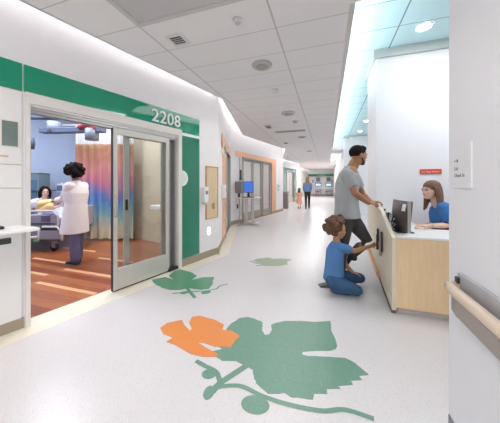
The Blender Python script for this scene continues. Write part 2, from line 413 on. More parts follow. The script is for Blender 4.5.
# ================================================================== GLAZED DOORWAY 2208
t = thing('sliding_door', 'wide glass sliding hospital door in beige metal frame beneath room number 2208', 'door', FA @ Vector((OA0, -.08, 0)))
m = MB(FA)
m.box((OA0-.035, -.15, 0), (OA0, .022, 2.12)); m.box((OA1-.03, -.15, 0), (OA1+.035, .03, 2.12)); m.box((OA0-.035, -.02, 2.07), (OA1+.035, .026, 2.17))
m.build('door_frame', ALUL, t, bevel=.003)
m = MB(FA); m.box((OA0, -.13, 2.02), (OA1-.03, -.005, 2.045)); m.box((OA0, -.10, 1.995), (OA1-.03, -.075, 2.02)); m.box((OA0, -.04, 1.995), (OA1-.03, -.02, 2.02)); m.build('header_track', STEEL, t)
m = MB(FA); m.box((OA0, -.073, 2.005), (OA1-.03, -.042, 2.018)); m.build('track_gap', DARK, t)
m = MB(FA); m.box((1.62, -.075, 0.02), (1.655, -.045, 2.0)); m.box((1.655, -.145, 0.02), (1.72, -.10, 2.0)); m.box((1.735, -.12, 0.02), (1.765, -.02, 2.0)); m.build('jamb_post', STEEL, t)
m = MB(FA); m.box((1.66, -.10, 0.02), (1.735, -.085, 2.0)); m.build('jamb_seal', GREY, t)
def leaf(F, u0, u1, n0, n1, z0, z1, parent, st=.055, top=.07, bot=.24, frame_m=ALU, name='door_leaf', handle=None, mull=None):
    m = MB(F); m.box((u0, n0, z0), (u0+st, n1, z1)); m.box((u1-st, n0, z0), (u1, n1, z1)); m.box((u0+st, n0, z1-top), (u1-st, n1, z1)); m.box((u0+st, n0, z0), (u1-st, n1, z0+bot))
    if mull: m.box((mull-.018, n0, z0+bot), (mull+.018, n1, z1-top))
    lf = m.build(name, frame_m, parent, bevel=.003)
    nm = (n0+n1)/2
    MB(F).box((u0+st-.005, nm-.003, z0+bot-.005), (u1-st+.005, nm+.003, z1-top+.005)).build('glass_pane', GLASS, lf)
    if handle is not None:
        h = MB(F); h.loft([(handle, n1, 1.18), (handle, n1+.035, 1.18), (handle, n1+.035, .92), (handle, n1, .92)], [.008]*4, caps='flat', n=8); h.build('door_handle', STEEL, lf)
    return lf
l1 = leaf(FA, 0.80, 1.62, -.038, -.004, 0.02, 2.0, t, bot=.26, handle=0.828)
MB(FA).box((0.792, -.04, .02), (0.80, 0.0, 2.0)).build('edge_seal', DARK, l1)
MB(FA).box((0.80, -.002, .012), (1.62, .0, .022)).build('sweep_seal', DARK, l1)
l2 = leaf(FA, 0.97, 1.60, -.098, -.066, 0.02, 2.0, t, st=.07, bot=.2)
MB(FA).box((0.985, -.066, .98), (1.015, -.058, 1.12)).build('door_latch', DARK, l2)
MB(FA).box((1.60, -.06, .01), (1.78, .02, .05)).build('floor_guide', DARK, t)

# green glass surround
t = thing('glass_surround', 'green back painted glass band and tall panel round the first doorway', 'wall panel', FA @ Vector((1.9, 0, .13)))
MB(FA).box((0.0, 0, 2.17), (1.83, .012, 2.42)).build('header_panel', GREEN, t)
MB(FA).box((1.83, 0, 2.135), (2.23, .0121, 2.42)).build('header_panel', GREEN, t)
MB(FA).box((uaS, 0, 2.17), (-0.012, .012, 2.42)).build('header_panel', GREEN, t)
MB(FA).box((1.84, 0, .13), (2.23, .012, 2.09)).build('side_panel', GREEN2, t)
MB(FA).box((1.835, 0, 2.09), (2.235, .016, 2.135)).build('joint_trim', WHITE, t)
u_ = (FA.to_3x3() @ Vector((1, 0, 0)))
tn = thing('room_number', 'white raised room number 2208 on the green glass band', 'room number', FA @ Vector((1.31, .012, 2.19)))
for i, ch in enumerate('2208'):
    text('digit', ch, .250, FA @ Vector((1.30+i*.128, .022, 2.2)), u_, (0, 0, 1), WHITE, tn, depth=.009, bold=.001)
def half(r, n0, n1):
    uz = [(1.837+r*math.cos(math.radians(a)), 1.41+r*math.sin(math.radians(a))) for a in range(-90, 91, 9)]
    k = len(uz); R = range(k)
    return MB(FA).add([(u, n0, z) for u, z in uz]+[(u, n1, z) for u, z in uz], [tuple(R), tuple(i+k for i in reversed(R))]+[((i+1) % k, i, i+k, (i+1) % k+k) for i in R])
t = thing('round_wall_sign', 'pale oval disc sign half seen on green panel beside the door frame', 'sign', FA @ Vector((1.84, .012, 1.30)))
half(.125, .012, .024).build('disc', mat('pale sign', (.78, .84, .80), .4), t)
half(.085, .024, .027).build('inner_ring', mat('pale green sign face', (.66, .76, .70), .4), t)

# wall A right end: dispensers, wooden board, night light
def dispenser(F, u, z, lab, s=1.0):
    t = thing('hand_sanitizer_dispenser', lab, 'dispenser', F @ Vector((u, 0, z)), 'hand sanitizer dispensers')
    MB(F).box((u-.05*s, 0, z), (u+.05*s, .09, z+.27*s)).build('housing', WHITE, t, bevel=.012)
    MB(F).box((u-.03*s, .088, z+.14*s), (u+.03*s, .093, z+.2*s)).build('label_window', GREY, t)
    MB(F).box((u-.035*s, .03, z-.03), (u+.035*s, .10, z)).build('nozzle', LGREY, t)
dispenser(FA, 2.33, 1.00, 'white hand sanitizer dispenser beside the green glass panel')
t = thing('wood_board', 'light wooden recessed board with narrow frame near the wall corner', 'board', FA @ Vector((2.54, 0, .70)))
MB(FA).box((2.41, 0, .70), (2.70, .012, 1.62)).build('panel', BOARD, t)
m = MB(FA); m.box((2.39, 0, .69), (2.41, .02, 1.64)); m.box((2.70, 0, .69), (2.715, .02, 1.64)); m.box((2.39, 0, 1.62), (2.715, .02, 1.64)); m.box((2.39, 0, .69), (2.715, .02, .705)); m.build('frame', MAPLED, t)
MB(FA).box((2.55, .012, .86), (2.62, .02, .97)).build('switch_plate', mat('brass plate', (.42, .33, .10), .4, .5), t)
t = thing('night_light', 'small oval glowing night light low on white wall', 'light', FA @ Vector((2.475, 0, .43)))
MB(FA).ell((2.475, .003, .47), (.05, .012, .075), (FA.to_3x3() @ Vector((0, 0, 0)) + Vector((1, 0, 0)), Vector((0, 1, 0)), Vector((0, 0, 1)))).build('lens', emis('night light', (1, 1, 1), 1.6), t)
MB(FA).loft([(2.475, 0, .47), (2.475, .004, .47)], [.058, .082][:1]*2, caps='flat').build('bezel', WHITE, t)

# white cabinet front left of the doorway
t = thing('wall_cabinet', 'white flush wall cabinet with seams and a small framed window at far left', 'cabinet', FA @ Vector((-.3, 0, .1)))
m = MB(FA); m.box((-1.4, 0, .10), (-.012, .012, 1.28)); m.build('lower_door', mat('cabinet white', (.80, .785, .77), .4), t, bevel=.003)
MB(FA).box((-1.4, 0, 1.286), (-.012, .012, 1.49)).build('middle_panel', MATS['cabinet white'], t, bevel=.003)
MB(FA).box((-1.4, 0, 1.496), (-.012, .012, 2.165)).build('upper_door', MATS['cabinet white'], t, bevel=.003)
w = MB(FA); w.box((-.155, .012, 1.645), (-.03, .02, 1.885)); w = w.build('window_frame', ALUL, t)
MB(FA).box((-.143, .02, 1.655), (-.042, .022, 1.875)).build('window_glass', mat('dim green window glass', (.20, .26, .235), .08, .3, var=.25, scale=5), w)
MB(FA).box((-.30, .012, 1.555), (-.10, .0135, 1.572)).build('paper_label', mat('tan label', (.62, .48, .33), .6), t)
t = thing('fold_down_shelf', 'white fold-down writing shelf jutting from the cabinet by the doorway', 'shelf', FA @ Vector((-.35, .013, .9)))
m = MB(FA); m.prism([(-1.0, .013), (-.04, .013), (.035, .30), (.02, .335), (-.02, .345), (-1.0, .345)], .925, .95); sh = m.build('shelf_board', WHITE, t, bevel=.006)
MB(FA).box((-.75, .05, .865), (-.72, .33, .925)).build('bracket', LGREY, t)
m = MB(FA); m.loft([(-.60, .350, .878), (-.155, .350, .878)], [(.024, .016)]*2, side=(0, 0, 1), caps='flat', power=.5); m.build('pull_bar', DARK, t, bevel=.004)
t = thing('clip_tray', 'small black tray lying on the white fold-down shelf', 'tray', FA @ Vector((-.4, .25, .955)))
MB(FA).loft([(-.45, .17, .964), (-.17, .17, .964)], [(.012, .05)]*2, side=(0, 0, 1), power=.6).build('body', BLACK, t)
MB(FA).loft([(-.25, .17, .974), (-.19, .17, .974)], [(.012, .03)]*2, side=(0, 0, 1), power=.6).build('lid', GREY, t)

# ================================================================== INSIDE THE PATIENT ROOM
# privacy curtain
def curtain_mat():
    m = mat('rainbow curtain cloth', (.7, .4, .4), .9); N = m.node_tree.nodes; L = m.node_tree.links; b = N['Principled BSDF']
    g = N.new('ShaderNodeNewGeometry'); sp = N.new('ShaderNodeSeparateXYZ'); L.new(g.outputs['Position'], sp.inputs[0])
    z = math_node(N, L, 'DIVIDE', sp.outputs[2], 2.3)
    nz = N.new('ShaderNodeTexNoise'); nz.inputs['Scale'].default_value = 2.2; L.new(g.outputs['Position'], nz.inputs['Vector'])
    z = math_node(N, L, 'ADD', z, math_node(N, L, 'MULTIPLY', math_node(N, L, 'SUBTRACT', nz.outputs['Fac'], .5), .35))
    cr = N.new('ShaderNodeValToRGB'); E = cr.color_ramp.elements
    cols = [(0.02, (.60, .57, .38)), (.14, (.58, .55, .44)), (.26, (.20, .40, .46)), (.40, (.09, .20, .46)), (.50, (.25, .18, .36)), (.60, (.46, .17, .24)), (.76, (.50, .22, .20)), (.90, (.30, .15, .08)), (1.0, (.42, .25, .15))]
    E[0].position, E[0].color = cols[0][0], (*cols[0][1], 1); E[1].position, E[1].color = cols[-1][0], (*cols[-1][1], 1)
    for p_, c_ in cols[1:-1]:
        e = E.new(p_); e.color = (*c_, 1)
    L.new(z, cr.inputs[0]); L.new(cr.outputs[0], b.inputs['Base Color']); return m
CUR = curtain_mat()
ca = at(75.5, 184, 5.42); cb = at(134, 184, 5.42); ca.z = cb.z = 0; cd = (cb-ca).normalized(); cn = Vector((cd.y, -cd.x, 0)); CL = (cb-ca).length
t = thing('privacy_curtain', 'rainbow striped cubicle curtain hanging behind the white coat', 'curtain', (*((ca+cb)/2).xy, 0.05))
def sheet(z0, z1, material, name, amp=.045, th=.004):
    n = 150; vs = []; fs = []; rows = [z0+(z1-z0)*j/10 for j in range(11)]
    for side in (0, 1):
        for z in rows:
            for k in range(n+1):
                s = CL*k/n; w = amp*math.sin(s*34+.8*math.sin(s*5))+.012*math.sin(s*71+z*1.5)
                w *= .75+.25*(1-(z-z0)/(z1-z0))
                p = ca+cd*s+cn*(w+side*th); vs.append((p.x, p.y, z))
    q = n+1; R = len(rows)
    for sd in (0, 1):
        for j in range(R-1):
            for k in range(n):
                a = sd*R*q+j*q+k; f = (a, a+1, a+q+1, a+q); fs.append(f if sd else tuple(reversed(f)))
    m = MB(); m.add(vs, fs, True); return m.build(name, material, t)
sheet(.06, 2.24, CUR, 'drape')
def mesh_mat():
    m = bpy.data.materials.new('curtain mesh'); m.use_nodes = True; N = m.node_tree.nodes; L = m.node_tree.links; out = N['Material Output']; b = N['Principled BSDF']
    b.inputs['Base Color'].default_value = (.8, .8, .88, 1); tr = N.new('ShaderNodeBsdfTransparent'); mx = N.new('ShaderNodeMixShader'); mx.inputs[0].default_value = .45
    L.new(tr.outputs[0], mx.inputs[1]); L.new(b.outputs[0], mx.inputs[2]); L.new(mx.outputs[0], out.inputs[0]); return m
sheet(2.24, 2.66, mesh_mat(), 'mesh_header')
m = MB(); m.loft([ca-cd*.3+UP*2.68, cb+cd*.2+UP*2.68], [.018, .018], caps='flat'); m.build('curtain_rail', LGREY, t)
for k in range(12):
    p = ca+cd*(CL*(k+.5)/12)+UP*2.665; MB().ell(p, (.012, .012, .02), n=8, m=6).build('curtain_hook', WHITE, t)

# ceiling booms
t = thing('ceiling_boom', 'slate blue jointed equipment boom hanging over the bed', 'boom arm', at(55, 117, 4.75))
def beam(pts, w, h, name, material=BLUEP, parent=t, bev=.01):
    pts = [Vector(p) for p in pts]; m = MB(); m.loft(pts, [(h, w)]*len(pts), side=(0, 0, 1), caps='flat', n=4, smooth=False)
    return m
def bar(p, q, w, h, name, material, parent, bev=.012):
    p = Vector(p); q = Vector(q); d = (q-p); F = frame((p.x, p.y), (q.x, q.y)); F.translation = Vector((p.x, p.y, p.z))
    return MB(F).box((0, -w/2, -h/2), (d.xy.length, w/2, h/2)).build(name, material, parent, bevel=bev)
bar(at(14, 116, 4.7), at(58, 119, 4.7), .16, .12, 'upper_arm', BLUEP, t)
MB().cyl(at(54, 122, 4.7), at(54, 133, 4.7), .11).build('joint_column', mat('pale slate', (.20, .24, .31), .5), t)
bar(at(42, 131, 4.7), at(104, 133, 4.6), .15, .10, 'lower_arm', BLUEP, t)
MB().cyl(at(92, 129, 4.6), at(92, 140, 4.6), .12).build('joint_column', MATS['pale slate'], t)
m = MB(); m.loft([at(80, 127, 4.55), at(88, 124, 4.55), at(94, 128, 4.55)], [.05, .075, .05]); m.build('red_handle_cover', mat('dark red', (.32, .05, .06), .5), t)
MB().cyl(at(92, 129, 4.6), Vector((*at(92, 129, 4.6).xy, RH2)), .05).build('ceiling_post', BLUEP, t)
t = thing('equipment_arm', 'short slate blue arm with rounded end at left edge of doorway', 'boom arm', at(30, 145, 4.9))
bar(at(16, 143, 4.9), at(33, 143, 4.9), .12, .09, 'arm', BLUEP, t)
MB().cyl(at(31, 138, 4.9), at(31, 149, 4.9), .06).build('joint_column', BLUEP, t)
MB().cyl(at(29, 149, 4.9), at(29, 175, 4.9), .03).build('drop_pole', BLUEP, t)
# headwall unit behind the bed
t = thing('supply_cabinet', 'teal grey shelving unit standing against the blue wall behind the bed', 'cabinet', Vector((*at(30, 240, 6.0).xy, 0)))
q = at(38.5, 240, 6.0); pz = at(18, 240, 6.0); F = frame((pz.x, pz.y), (q.x, q.y)); Lq = (q-pz).xy.length
m = MB(F); m.box((0, -.35, 0), (Lq, 0, 1.60)); m.build('body', mat('teal grey laminate', (.20, .30, .38), .5), t, bevel=.006)
for z0 in (.85, 1.16):
    d = MB(F).box((.05, 0, z0), (Lq-.04, .012, z0+.27)).build('drawer_front', mat('blue glass front', (.12, .22, .34), .2), t)
    MB(F).box((Lq*.5, .012, z0+.10), (Lq*.5+.07, .03, z0+.17)).build('drawer_handle', mat('green plastic', (.1, .38, .22), .5), d)
MB(F).box((-.02, -.37, 1.14), (Lq+.16, .05, 1.16)).build('shelf', BLUEP, t)
MB(F).box((-.02, -.37, 1.60), (Lq+.02, .02, 1.62)).build('top', LGREY, t)
# vital signs stand
t = thing('vitals_monitor_stand', 'white pole stand with small monitor between patient and doctor', 'medical stand', Vector((*at(62, 240, 5.75).xy, 0)))
q = Vector((*at(62, 240, 5.75).xy, 0)); m = MB(); m.cyl(q+UP*.05, q+UP*1.35, .016); m.build('pole', WHITE, t)
m = MB()
for k in range(5):
    a = k*1.257; m.loft([q+UP*.06, q+Vector((.26*math.cos(a), .26*math.sin(a), .03))], [.02, .014], n=8)
m.build('base', GREY, t)
MB().box((q.x-.11, q.y-.05, 1.12), (q.x+.11, q.y+.05, 1.32)).build('display', WHITE, t, bevel=.01)
MB().box((q.x-.09, q.y-.06, 1.15), (q.x+.09, q.y-.049, 1.29)).build('screen', mat('blue grey screen', (.1, .16, .28), .2), t)
m = MB(); m.loft([q+UP*1.1, q+Vector((.06, -.06, .95)), q+Vector((-.04, -.08, .80)), q+Vector((0, 0, .7))], [.008]*4, n=6); m.build('cable', BLUEP, t)
# side wall sink seen through the glass
t = thing('hand_wash_sink', 'white hand wash basin on the beige wall seen through the glass door', 'sink', FA @ Vector((RU1, -1.0, .8)))
m = MB(FA); m.box((RU1-.45, -1.30, .80), (RU1, -.55, .90)); m.build('basin', WHITE, t, bevel=.02)
MB(FA).box((RU1-.03, -1.35, .90), (RU1, -.5, 1.03)).build('backsplash', LGREY, t)
m = MB(FA); m.loft([(RU1-.08, -.92, .9), (RU1-.08, -.92, 1.12), (RU1-.22, -.92, 1.13), (RU1-.24, -.92, 1.06)], [.012]*4, n=8); m.build('faucet', STEEL, t)
t = thing('glove_shelf', 'thin pale shelf on the beige wall above the basin', 'shelf', FA @ Vector((RU1, -.9, 1.52)))
MB(FA).box((RU1-.22, -1.25, 1.52), (RU1, -.55, 1.545)).build('board', WHITE, t)
MB(FA).box((RU1-.2, -1.2, 1.38), (RU1, -.6, 1.52)).build('dispenser_box', LGREY, t, bevel=.01)
t = thing('wall_outlet', 'brown wall outlet plate below the glove shelf', 'outlet', FA @ Vector((RU1, -1.05, 1.15)))
MB(FA).box((RU1-.012, -1.10, 1.15), (RU1, -.98, 1.29)).build('plate', mat('brown plate', (.20, .09, .05), .5), t)

# hospital bed
bp = at(65, 240, 4.5); bq = at(5, 240, 4.5); FBd = frame((bq.x, bq.y), (bp.x, bp.y)); BL = 2.05; o_ = BL-(bp-bq).xy.length
FBd = FBd @ Matrix.Translation((-o_, 0, 0))
ub = FBd.to_3x3() @ Vector((1, 0, 0))
t = thing('hospital_bed', 'grey hospital bed with raised side rails and control panel under the sitting child', 'bed', FBd @ Vector((BL/2, -.45, 0)))
m = MB(FBd); m.box((.1, -.88, .33), (BL-.1, -.02, .43)); m.box((.3, -.75, .20), (BL-.3, -.15, .33)); m.build('bed_frame', mat('bed grey', (.22, .22, .26), .4, .2), t, bevel=.015)
m = MB(FBd); m.box((.02, -.86, .50), (BL-.05, -.04, .64)); mt = m.build('mattress', mat('blue grey mattress', (.35, .40, .52), .7), t, bevel=.04)
m = MB(FBd); m.box((.7, -.84, .63), (BL-.08, -.06, .67)); m.build('sheet', mat('pale lilac sheet', (.70, .70, .82), .8, bump=.4, bscale=9), t, bevel=.015)
m = MB(FBd); m.add([(.05, -.84, .62), (.95, -.84, .62), (.42, -.84, 1.0), (.25, -.84, 1.0), (.05, -.06, .62), (.95, -.06, .62), (.42, -.06, 1.0), (.25, -.06, 1.0)], [(0,1,2,3), (7,6,5,4), (0,4,5,1), (1,5,6,2), (2,6,7,3), (3,7,4,0)]); m.build('backrest', MATS['blue grey mattress'], t, bevel=.03)
def rail(u0, u1, z0, z1, n, panel=None):
    m = MB(FBd); m.loft([(u0, n, z0), (u0, n, z1-.07), (u0+.07, n, z1), (u1-.10, n, z1), (u1, n, z1-.1), (u1, n, z0)], [.022]*6, n=10)
    r = m.build('side_rail', mat('rail beige grey', (.46, .42, .42), .4), t)
    MB(FBd).box((u0+.02, n-.012, z0), (u1-.02, n+.012, z1-.08)).build('rail_panel', mat('rail grey', (.24, .23, .28), .45), r, bevel=.01)
    if panel:
        MB(FBd).box((panel, n+.012, z1-.20), (panel+.17, n+.024, z1-.09)).build('control_panel', mat('plum display', (.10, .07, .14), .3), r)
    MB(FBd).box((u0+.05, n-.013, z1-.26), (u1-.05, n+.02, z1-.235)).build('rail_slot', DARK, r)
rail(1.03, 1.91, .50, .80, -.01, 1.60); rail(1.58, 2.02, .26, .50, .035, None); rail(1.03, 1.91, .50, .80, -.89)
m = MB(FBd); m.box((BL-.07, -.86, .42), (BL-.02, -.04, .85)); m.build('footboard', MATS['rail beige grey'], t, bevel=.02)
m = MB(FBd); m.box((-.04, -.86, .42), (.0, -.04, 1.05)); m.build('headboard', MATS['rail beige grey'], t, bevel=.02)
MB(FBd).box((1.46, -.02, .21), (1.57, .03, .32)).build('release_pedal', mat('green plastic2', (.10, .42, .15), .5), t, bevel=.01)
m = MB(FBd); m.loft([(.5, 0, .30), (1.0, .02, .24), (1.75, .01, .33)], [.03]*3, n=8); m.build('lower_bar', LGREY, t)
for u in (.3, BL-.3):
    for n in (-.12, -.78):
        w_ = MB(FBd).cyl((u, n-.02, .075), (u, n+.02, .075), .075).build('caster', DARK, t)
        MB(FBd).box((u-.03, n-.03, .07), (u+.03, n+.03, .21)).build('caster_fork', GREY, w_)

# ================================================================== SAWTOOTH ROOM FRONTS
def front(F, Lw, o0, o1, oz, panel_m, e0, e1, lab_s, lab_d, zt=2.42, leaves=3, fm=ALU):
    t = thing('door_surround', lab_s, 'wall panel', F @ Vector(((e0+e1)/2, 0, .12)))
    MB(F).box((e0, 0, oz+.06), (e1, .012, zt)).build('header_panel', panel_m, t)
    MB(F).box((o1+.05, 0, .12), (e1, .012, oz+.06)).build('side_panel', panel_m, t)
    if o0-.05 > e0 and F is not FC: MB(F).box((e0, 0, .12), (o0-.05, .012, oz+.06)).build('side_panel', panel_m, t)
    d = thing('glazed_door', lab_d, 'door', F @ Vector(((o0+o1)/2, 0, 0)))
    m = MB(F); m.box((o0-.05, -.14, 0), (o0, .03, oz+.06)); m.box((o1, -.14, 0), (o1+.05, .03, oz+.06)); m.box((o0-.05, -.14, oz), (o1+.05, .03, oz+.06)); m.build('door_frame', fm, d, bevel=.004)
    wd_ = (o1-o0)/leaves
    for k in range(leaves):
        leaf(F, o0+k*wd_+.01, o0+(k+1)*wd_-.01, -.06-.03*(k % 2), -.03-.03*(k % 2), .02, oz, d, st=.07*(1.4 if leaves > 2 else 1), bot=.28, frame_m=fm)
    return t, d
front(FB, LB, BO0, BO1, 2.15, ORANGE, .72, LB-.02, 'orange panel framing the narrow steeply seen doorway', 'grey framed glass door in the angled wall just past the corner', leaves=2, fm=ALU)
front(FC, LC, CO0, CO1, 2.2, ORANGE, .30, CO1+.52, 'orange band and panel round the doorway behind the computer', 'grey framed sliding glass door behind the computer station', fm=ALUD)
front(FD, LD, DO0, DO1, 2.2, GREEN, 1.0, DO1+.55, 'dark green panel framing the distant doorway beside the walking child', 'distant grey framed glass door with green surround', leaves=2)
dispenser(FB, .60, 1.02, 'white hand sanitizer dispenser on the orange strip past the wall corner')
dispenser(FC, CO1+.72, 1.05, 'white hand sanitizer dispenser beside the far end of orange doorway panel')
ub_ = FB.to_3x3() @ Vector((1, 0, 0))
t = thing('leaf_emblem', 'small orange and green leaf emblem sign high on the angled wall', 'sign', FB @ Vector((.66, .02, 1.98)))
m = MB(FB); m.prism([(.5, 0.0), (.50, .02), (.95, .02), (.95, 0.0)], 1.98, 2.10); m.build('backing', mat('cream sign', (.82, .78, .62), .5), t)
MB(FB).add([(.52, .03, 2.42), (.98, .03, 2.22), (.80, .03, 2.12), (.52, .03, 2.13), (.52, .02, 2.42), (.98, .02, 2.22), (.80, .02, 2.12), (.52, .02, 2.13)], [(0,3,2,1), (4,5,6,7), (0,1,5,4), (1,2,6,5), (2,3,7,6), (3,0,4,7)]).build('orange_leaf', ORANGE, t)
MB(FB).ell((1.05, .03, 2.13), (.12, .01, .11)).build('green_leaf', GREEN, t)
# wall vision panel next to door C
t = thing('notice_plate', 'dark notice plate on the pale post left of the orange doorway', 'sign', FC @ Vector((.55, 0, 1.4)))
MB(FC).box((.50, .03, 1.45), (.60, .045, 1.80)).build('plate', BLACK, t)
MB(FC).box((.50, 0, .12), (.66, .03, 2.2)).build('post', ALU, t)
t = thing('wall_outlet', 'dark outlet box low on pale wall beneath the computer station', 'outlet', FC @ Vector((.42, 0, .5)))
MB(FC).box((.36, 0, .50), (.44, .015, .64)).build('plate', mat('plum plate', (.16, .05, .07), .5), t)

# computer station
cp = Vector((-2.44, 7.20, 0)); FCt = frame((cp.x, cp.y), (cp.x+.95, cp.y+.31))   # u = seen left to right
t = thing('computer_station', 'standing computer desk with steel pedestal before the orange doorway', 'desk', cp)
MB(FCt).box((-.33, -.20, .86), (.42, .25, .89)).build('desktop', mat('pale desktop', (.68, .66, .62), .4), t, bevel=.006)
m = MB(FCt); m.box((-.10, -.05, .03), (.0, .05, .86)); m.box((.12, -.05, .03), (.20, .05, .86)); m.build('pedestal', STEEL, t, bevel=.005)
m = MB(FCt); m.loft([(-.32, .22, .03), (-.05, 0, .04), (.36, -.2, .03)], [(.02, .035)]*3, side=(0, 0, 1), n=8); m.loft([(-.28, -.18, .03), (-.05, 0, .04), (.34, .22, .03)], [(.02, .035)]*3, side=(0, 0, 1), n=8); m.build('base', STEEL, t)
t = thing('desktop_monitor', 'black flat monitor with bright blue screen on the standing desk', 'monitor', FCt @ Vector((.02, 0, .89)))
MB(FCt).box((-.14, .02, 1.04), (.18, .055, 1.40)).build('housing', BLACK, t, bevel=.006)
MB(FCt).box((-.125, .055, 1.055), (.165, .058, 1.385)).build('screen', emis('blue screen', (.04, .15, .60), .55), t)
m = MB(FCt); m.box((-.02, .0, .90), (.06, .03, 1.1)); m.box((-.10, -.08, .89), (.13, .09, .905)); m.build('stand', BLACK, t)
t = thing('desktop_monitor', 'dark grey side screen standing left of the blue screen', 'monitor', FCt @ Vector((-.28, 0, .89)))
Fq = FCt @ Matrix.Translation((-.30, 0, 0)) @ Matrix.Rotation(math.radians(40), 4, 'Z')
MB(Fq).box((-.14, -.03, 1.02), (.14, .03, 1.40)).build('housing', GREY, t, bevel=.01)
MB(Fq).box((-.03, -.04, .89), (.03, .0, 1.05)).build('stand', BLACK, t)
MB(FCt).box((-.2, .09, .89), (.2, .22, .91)).build('keyboard', BLACK); k_ = bpy.data.objects['keyboard']; tag(rebase(k_, FCt @ Vector((0, .15, .89))), 'black keyboard lying on the standing desk below the blue screen', 'keyboard')

# bin by door D, far column
q = Vector((*at(284.8, 200, 12.6).xy, 0))
t = thing('waste_bin', 'tall brown waste bin standing past the white wall end', 'bin', q)
MB().box((q.x-.17, q.y-.17, 0), (q.x+.17, q.y+.17, .80)).build('body', mat('bin brown', (.22, .18, .16), .5), t, bevel=.02)
MB().box((q.x-.18, q.y-.18, .80), (q.x+.18, q.y+.18, .92)).build('lid', GREY, t, bevel=.02)

# far end wall
t = thing('end_wall_band', 'green horizontal band across the top of the far end wall', 'wall panel', (-.7, 28, 2.2))
MB().box((-2.3, 27.97, 2.19), (.71, 28.0, 2.46)).build('panel', GREEN, t)
for x0, lab in ((-1.35, 'left of the two far display stations with blue screen on end wall'), (-.22, 'right of the two far display stations with blue screen on end wall')):
    t = thing('display_station', lab, 'display', (x0+.35, 27.9, 0), 'far display stations')
    MB().box((x0, 27.93, .2), (x0+.82, 27.97, 2.1)).build('back_panel', mat('lilac panel', (.80, .78, .84), .5), t)
    MB().box((x0+.18, 27.88, 1.6), (x0+.62, 27.93, 2.08)).build('poster', mat('grey poster', (.18, .22, .22), .5, var=.5, scale=9), t)
    MB().box((x0+.06, 27.84, 1.05), (x0+.74, 27.93, 1.48)).build('screen_housing', mat('deep blue', (.06, .16, .36), .4), t)
    MB().box((x0+.13, 27.83, 1.12), (x0+.67, 27.84, 1.36)).build('screen', emis('pale blue screen', (.45, .75, 1), .9), t)
    MB().box((x0+.05, 27.6, .72), (x0+.75, 27.93, .76)).build('ledge', WHITE, t)
    for xs in (.1, .66): MB().box((x0+xs, 27.7, 0), (x0+xs+.03, 27.9, .72)).build('support', GREY, t)
for x, lab in ((-1.55, 'left small dark wall lamp beside the far screens'), (.55, 'right small dark wall lamp beside the far screens')):
    t = thing('wall_lamp', lab, 'wall lamp', (x, 27.97, 1.5)); MB().loft([(x, 27.9, 1.45), (x, 27.9, 1.75)], [.05, .08], caps='flat').build('shade', GREY, t); MB().box((x-.02, 27.9, 1.55), (x+.02, 28, 1.6)).build('bracket', STEEL, t)
for x, y, lab in ((-1.0, 27.0, 'left low dark stool before the far screens'), (.1, 27.1, 'right low dark stool before the far screens')):
    t = thing('stool', lab, 'stool', (x, y, 0), 'far stools'); MB().cyl((x, y, .45), (x, y, .52), .2).build('seat', BLUEP, t)
    for k in range(3): MB().cyl((x+.15*math.cos(k*2.1), y+.15*math.sin(k*2.1), 0), (x+.1*math.cos(k*2.1), y+.1*math.sin(k*2.1), .46), .018, n=8).build('leg', GREY, t)
struct(MB().box((-2.6, 27.98, 0), (.71, 28.0, .12)).build('baseboard_back', TAN))

# ================================================================== CEILING THINGS
t = thing('ceiling_light_panel', 'large grey framed rectangular ceiling panel switched off at top left', 'ceiling panel', (-1.14, 1.45, CZ))
MB().box((-1.74, 0.96, CZ-.004), (-.54, 1.84, CZ+.0)).build('diffuser', mat('unlit diffuser', (.56, .545, .55), .3), t)
m = MB(); m.box((-1.79, .92, CZ-.014), (-1.74, 1.88, CZ)); m.box((-.54, .92, CZ-.014), (-.49, 1.88, CZ)); m.box((-1.74, 1.84, CZ-.014), (-.54, 1.88, CZ)); m.box((-1.74, .92, CZ-.014), (-.54, .96, CZ)); m.build('frame', mat('panel frame grey', (.58, .565, .57), .5), t)
t = thing('exit_vent', 'small square louvred vent in the ceiling tile near top left', 'vent', (-1.5, 2.2, CZ))
F = Matrix.Translation((-1.545, 2.19, 0))
m = MB(F); m.box((-.10, -.10, CZ-.012), (.10, .10, CZ)); m.build('frame', mat('vent white', (.72, .70, .70), .5), t, bevel=.004)
m = MB(F); m.box((-.065, -.065, CZ-.016), (.065, .055, CZ-.0125)); m.build('core', DARK, t)
for k in range(4): MB(F).box((-.065, -.052+k*.03, CZ-.021), (.065, -.044+k*.03, CZ-.0165)).build('louvre', LGREY, t)
def disc(x, y, r, lab, name, cat, inner=GREY, h=.03, rim=None, group=None):
    t = thing(name, lab, cat, (x, y, CZ), group)
    MB().loft([(x, y, CZ), (x, y, CZ-h*.5), (x, y, CZ-h)], [r, r*.97, r*.8], caps='flat', n=28).build('rim', rim or LGREY, t)
    MB().loft([(x, y, CZ-h+.001), (x, y, CZ-h-.006)], [r*.62, r*.5], caps='flat', n=24).build('core', inner, t)
disc(-.815, 2.10, .045, 'small pale smoke detector in the ceiling near the grey panel', 'smoke_detector', 'smoke detector', inner=LGREY, rim=mat('vent white2', (.66, .645, .65), .5))
MR = mat('ring grey', (.50, .485, .47), .5); MI = mat('ring core', (.36, .33, .30), .5)
disc(-.82, 3.0, .135, 'large round ceiling speaker nearest the viewer', 'ceiling_speaker', 'speaker', inner=MI, rim=MR)
disc(-.83, 3.87, .06, 'small pale detector beyond the round ceiling speaker', 'smoke_detector', 'smoke detector', inner=LGREY, rim=MATS['vent white2'])
disc(-.82, 5.21, .16, 'smaller looking round ceiling diffuser halfway down the hall', 'ceiling_speaker', 'speaker', inner=MI, rim=MR)
disc(-.75, 5.95, .08, 'small dark camera dome beyond the halfway diffuser', 'ceiling_camera', 'camera', inner=GREY)
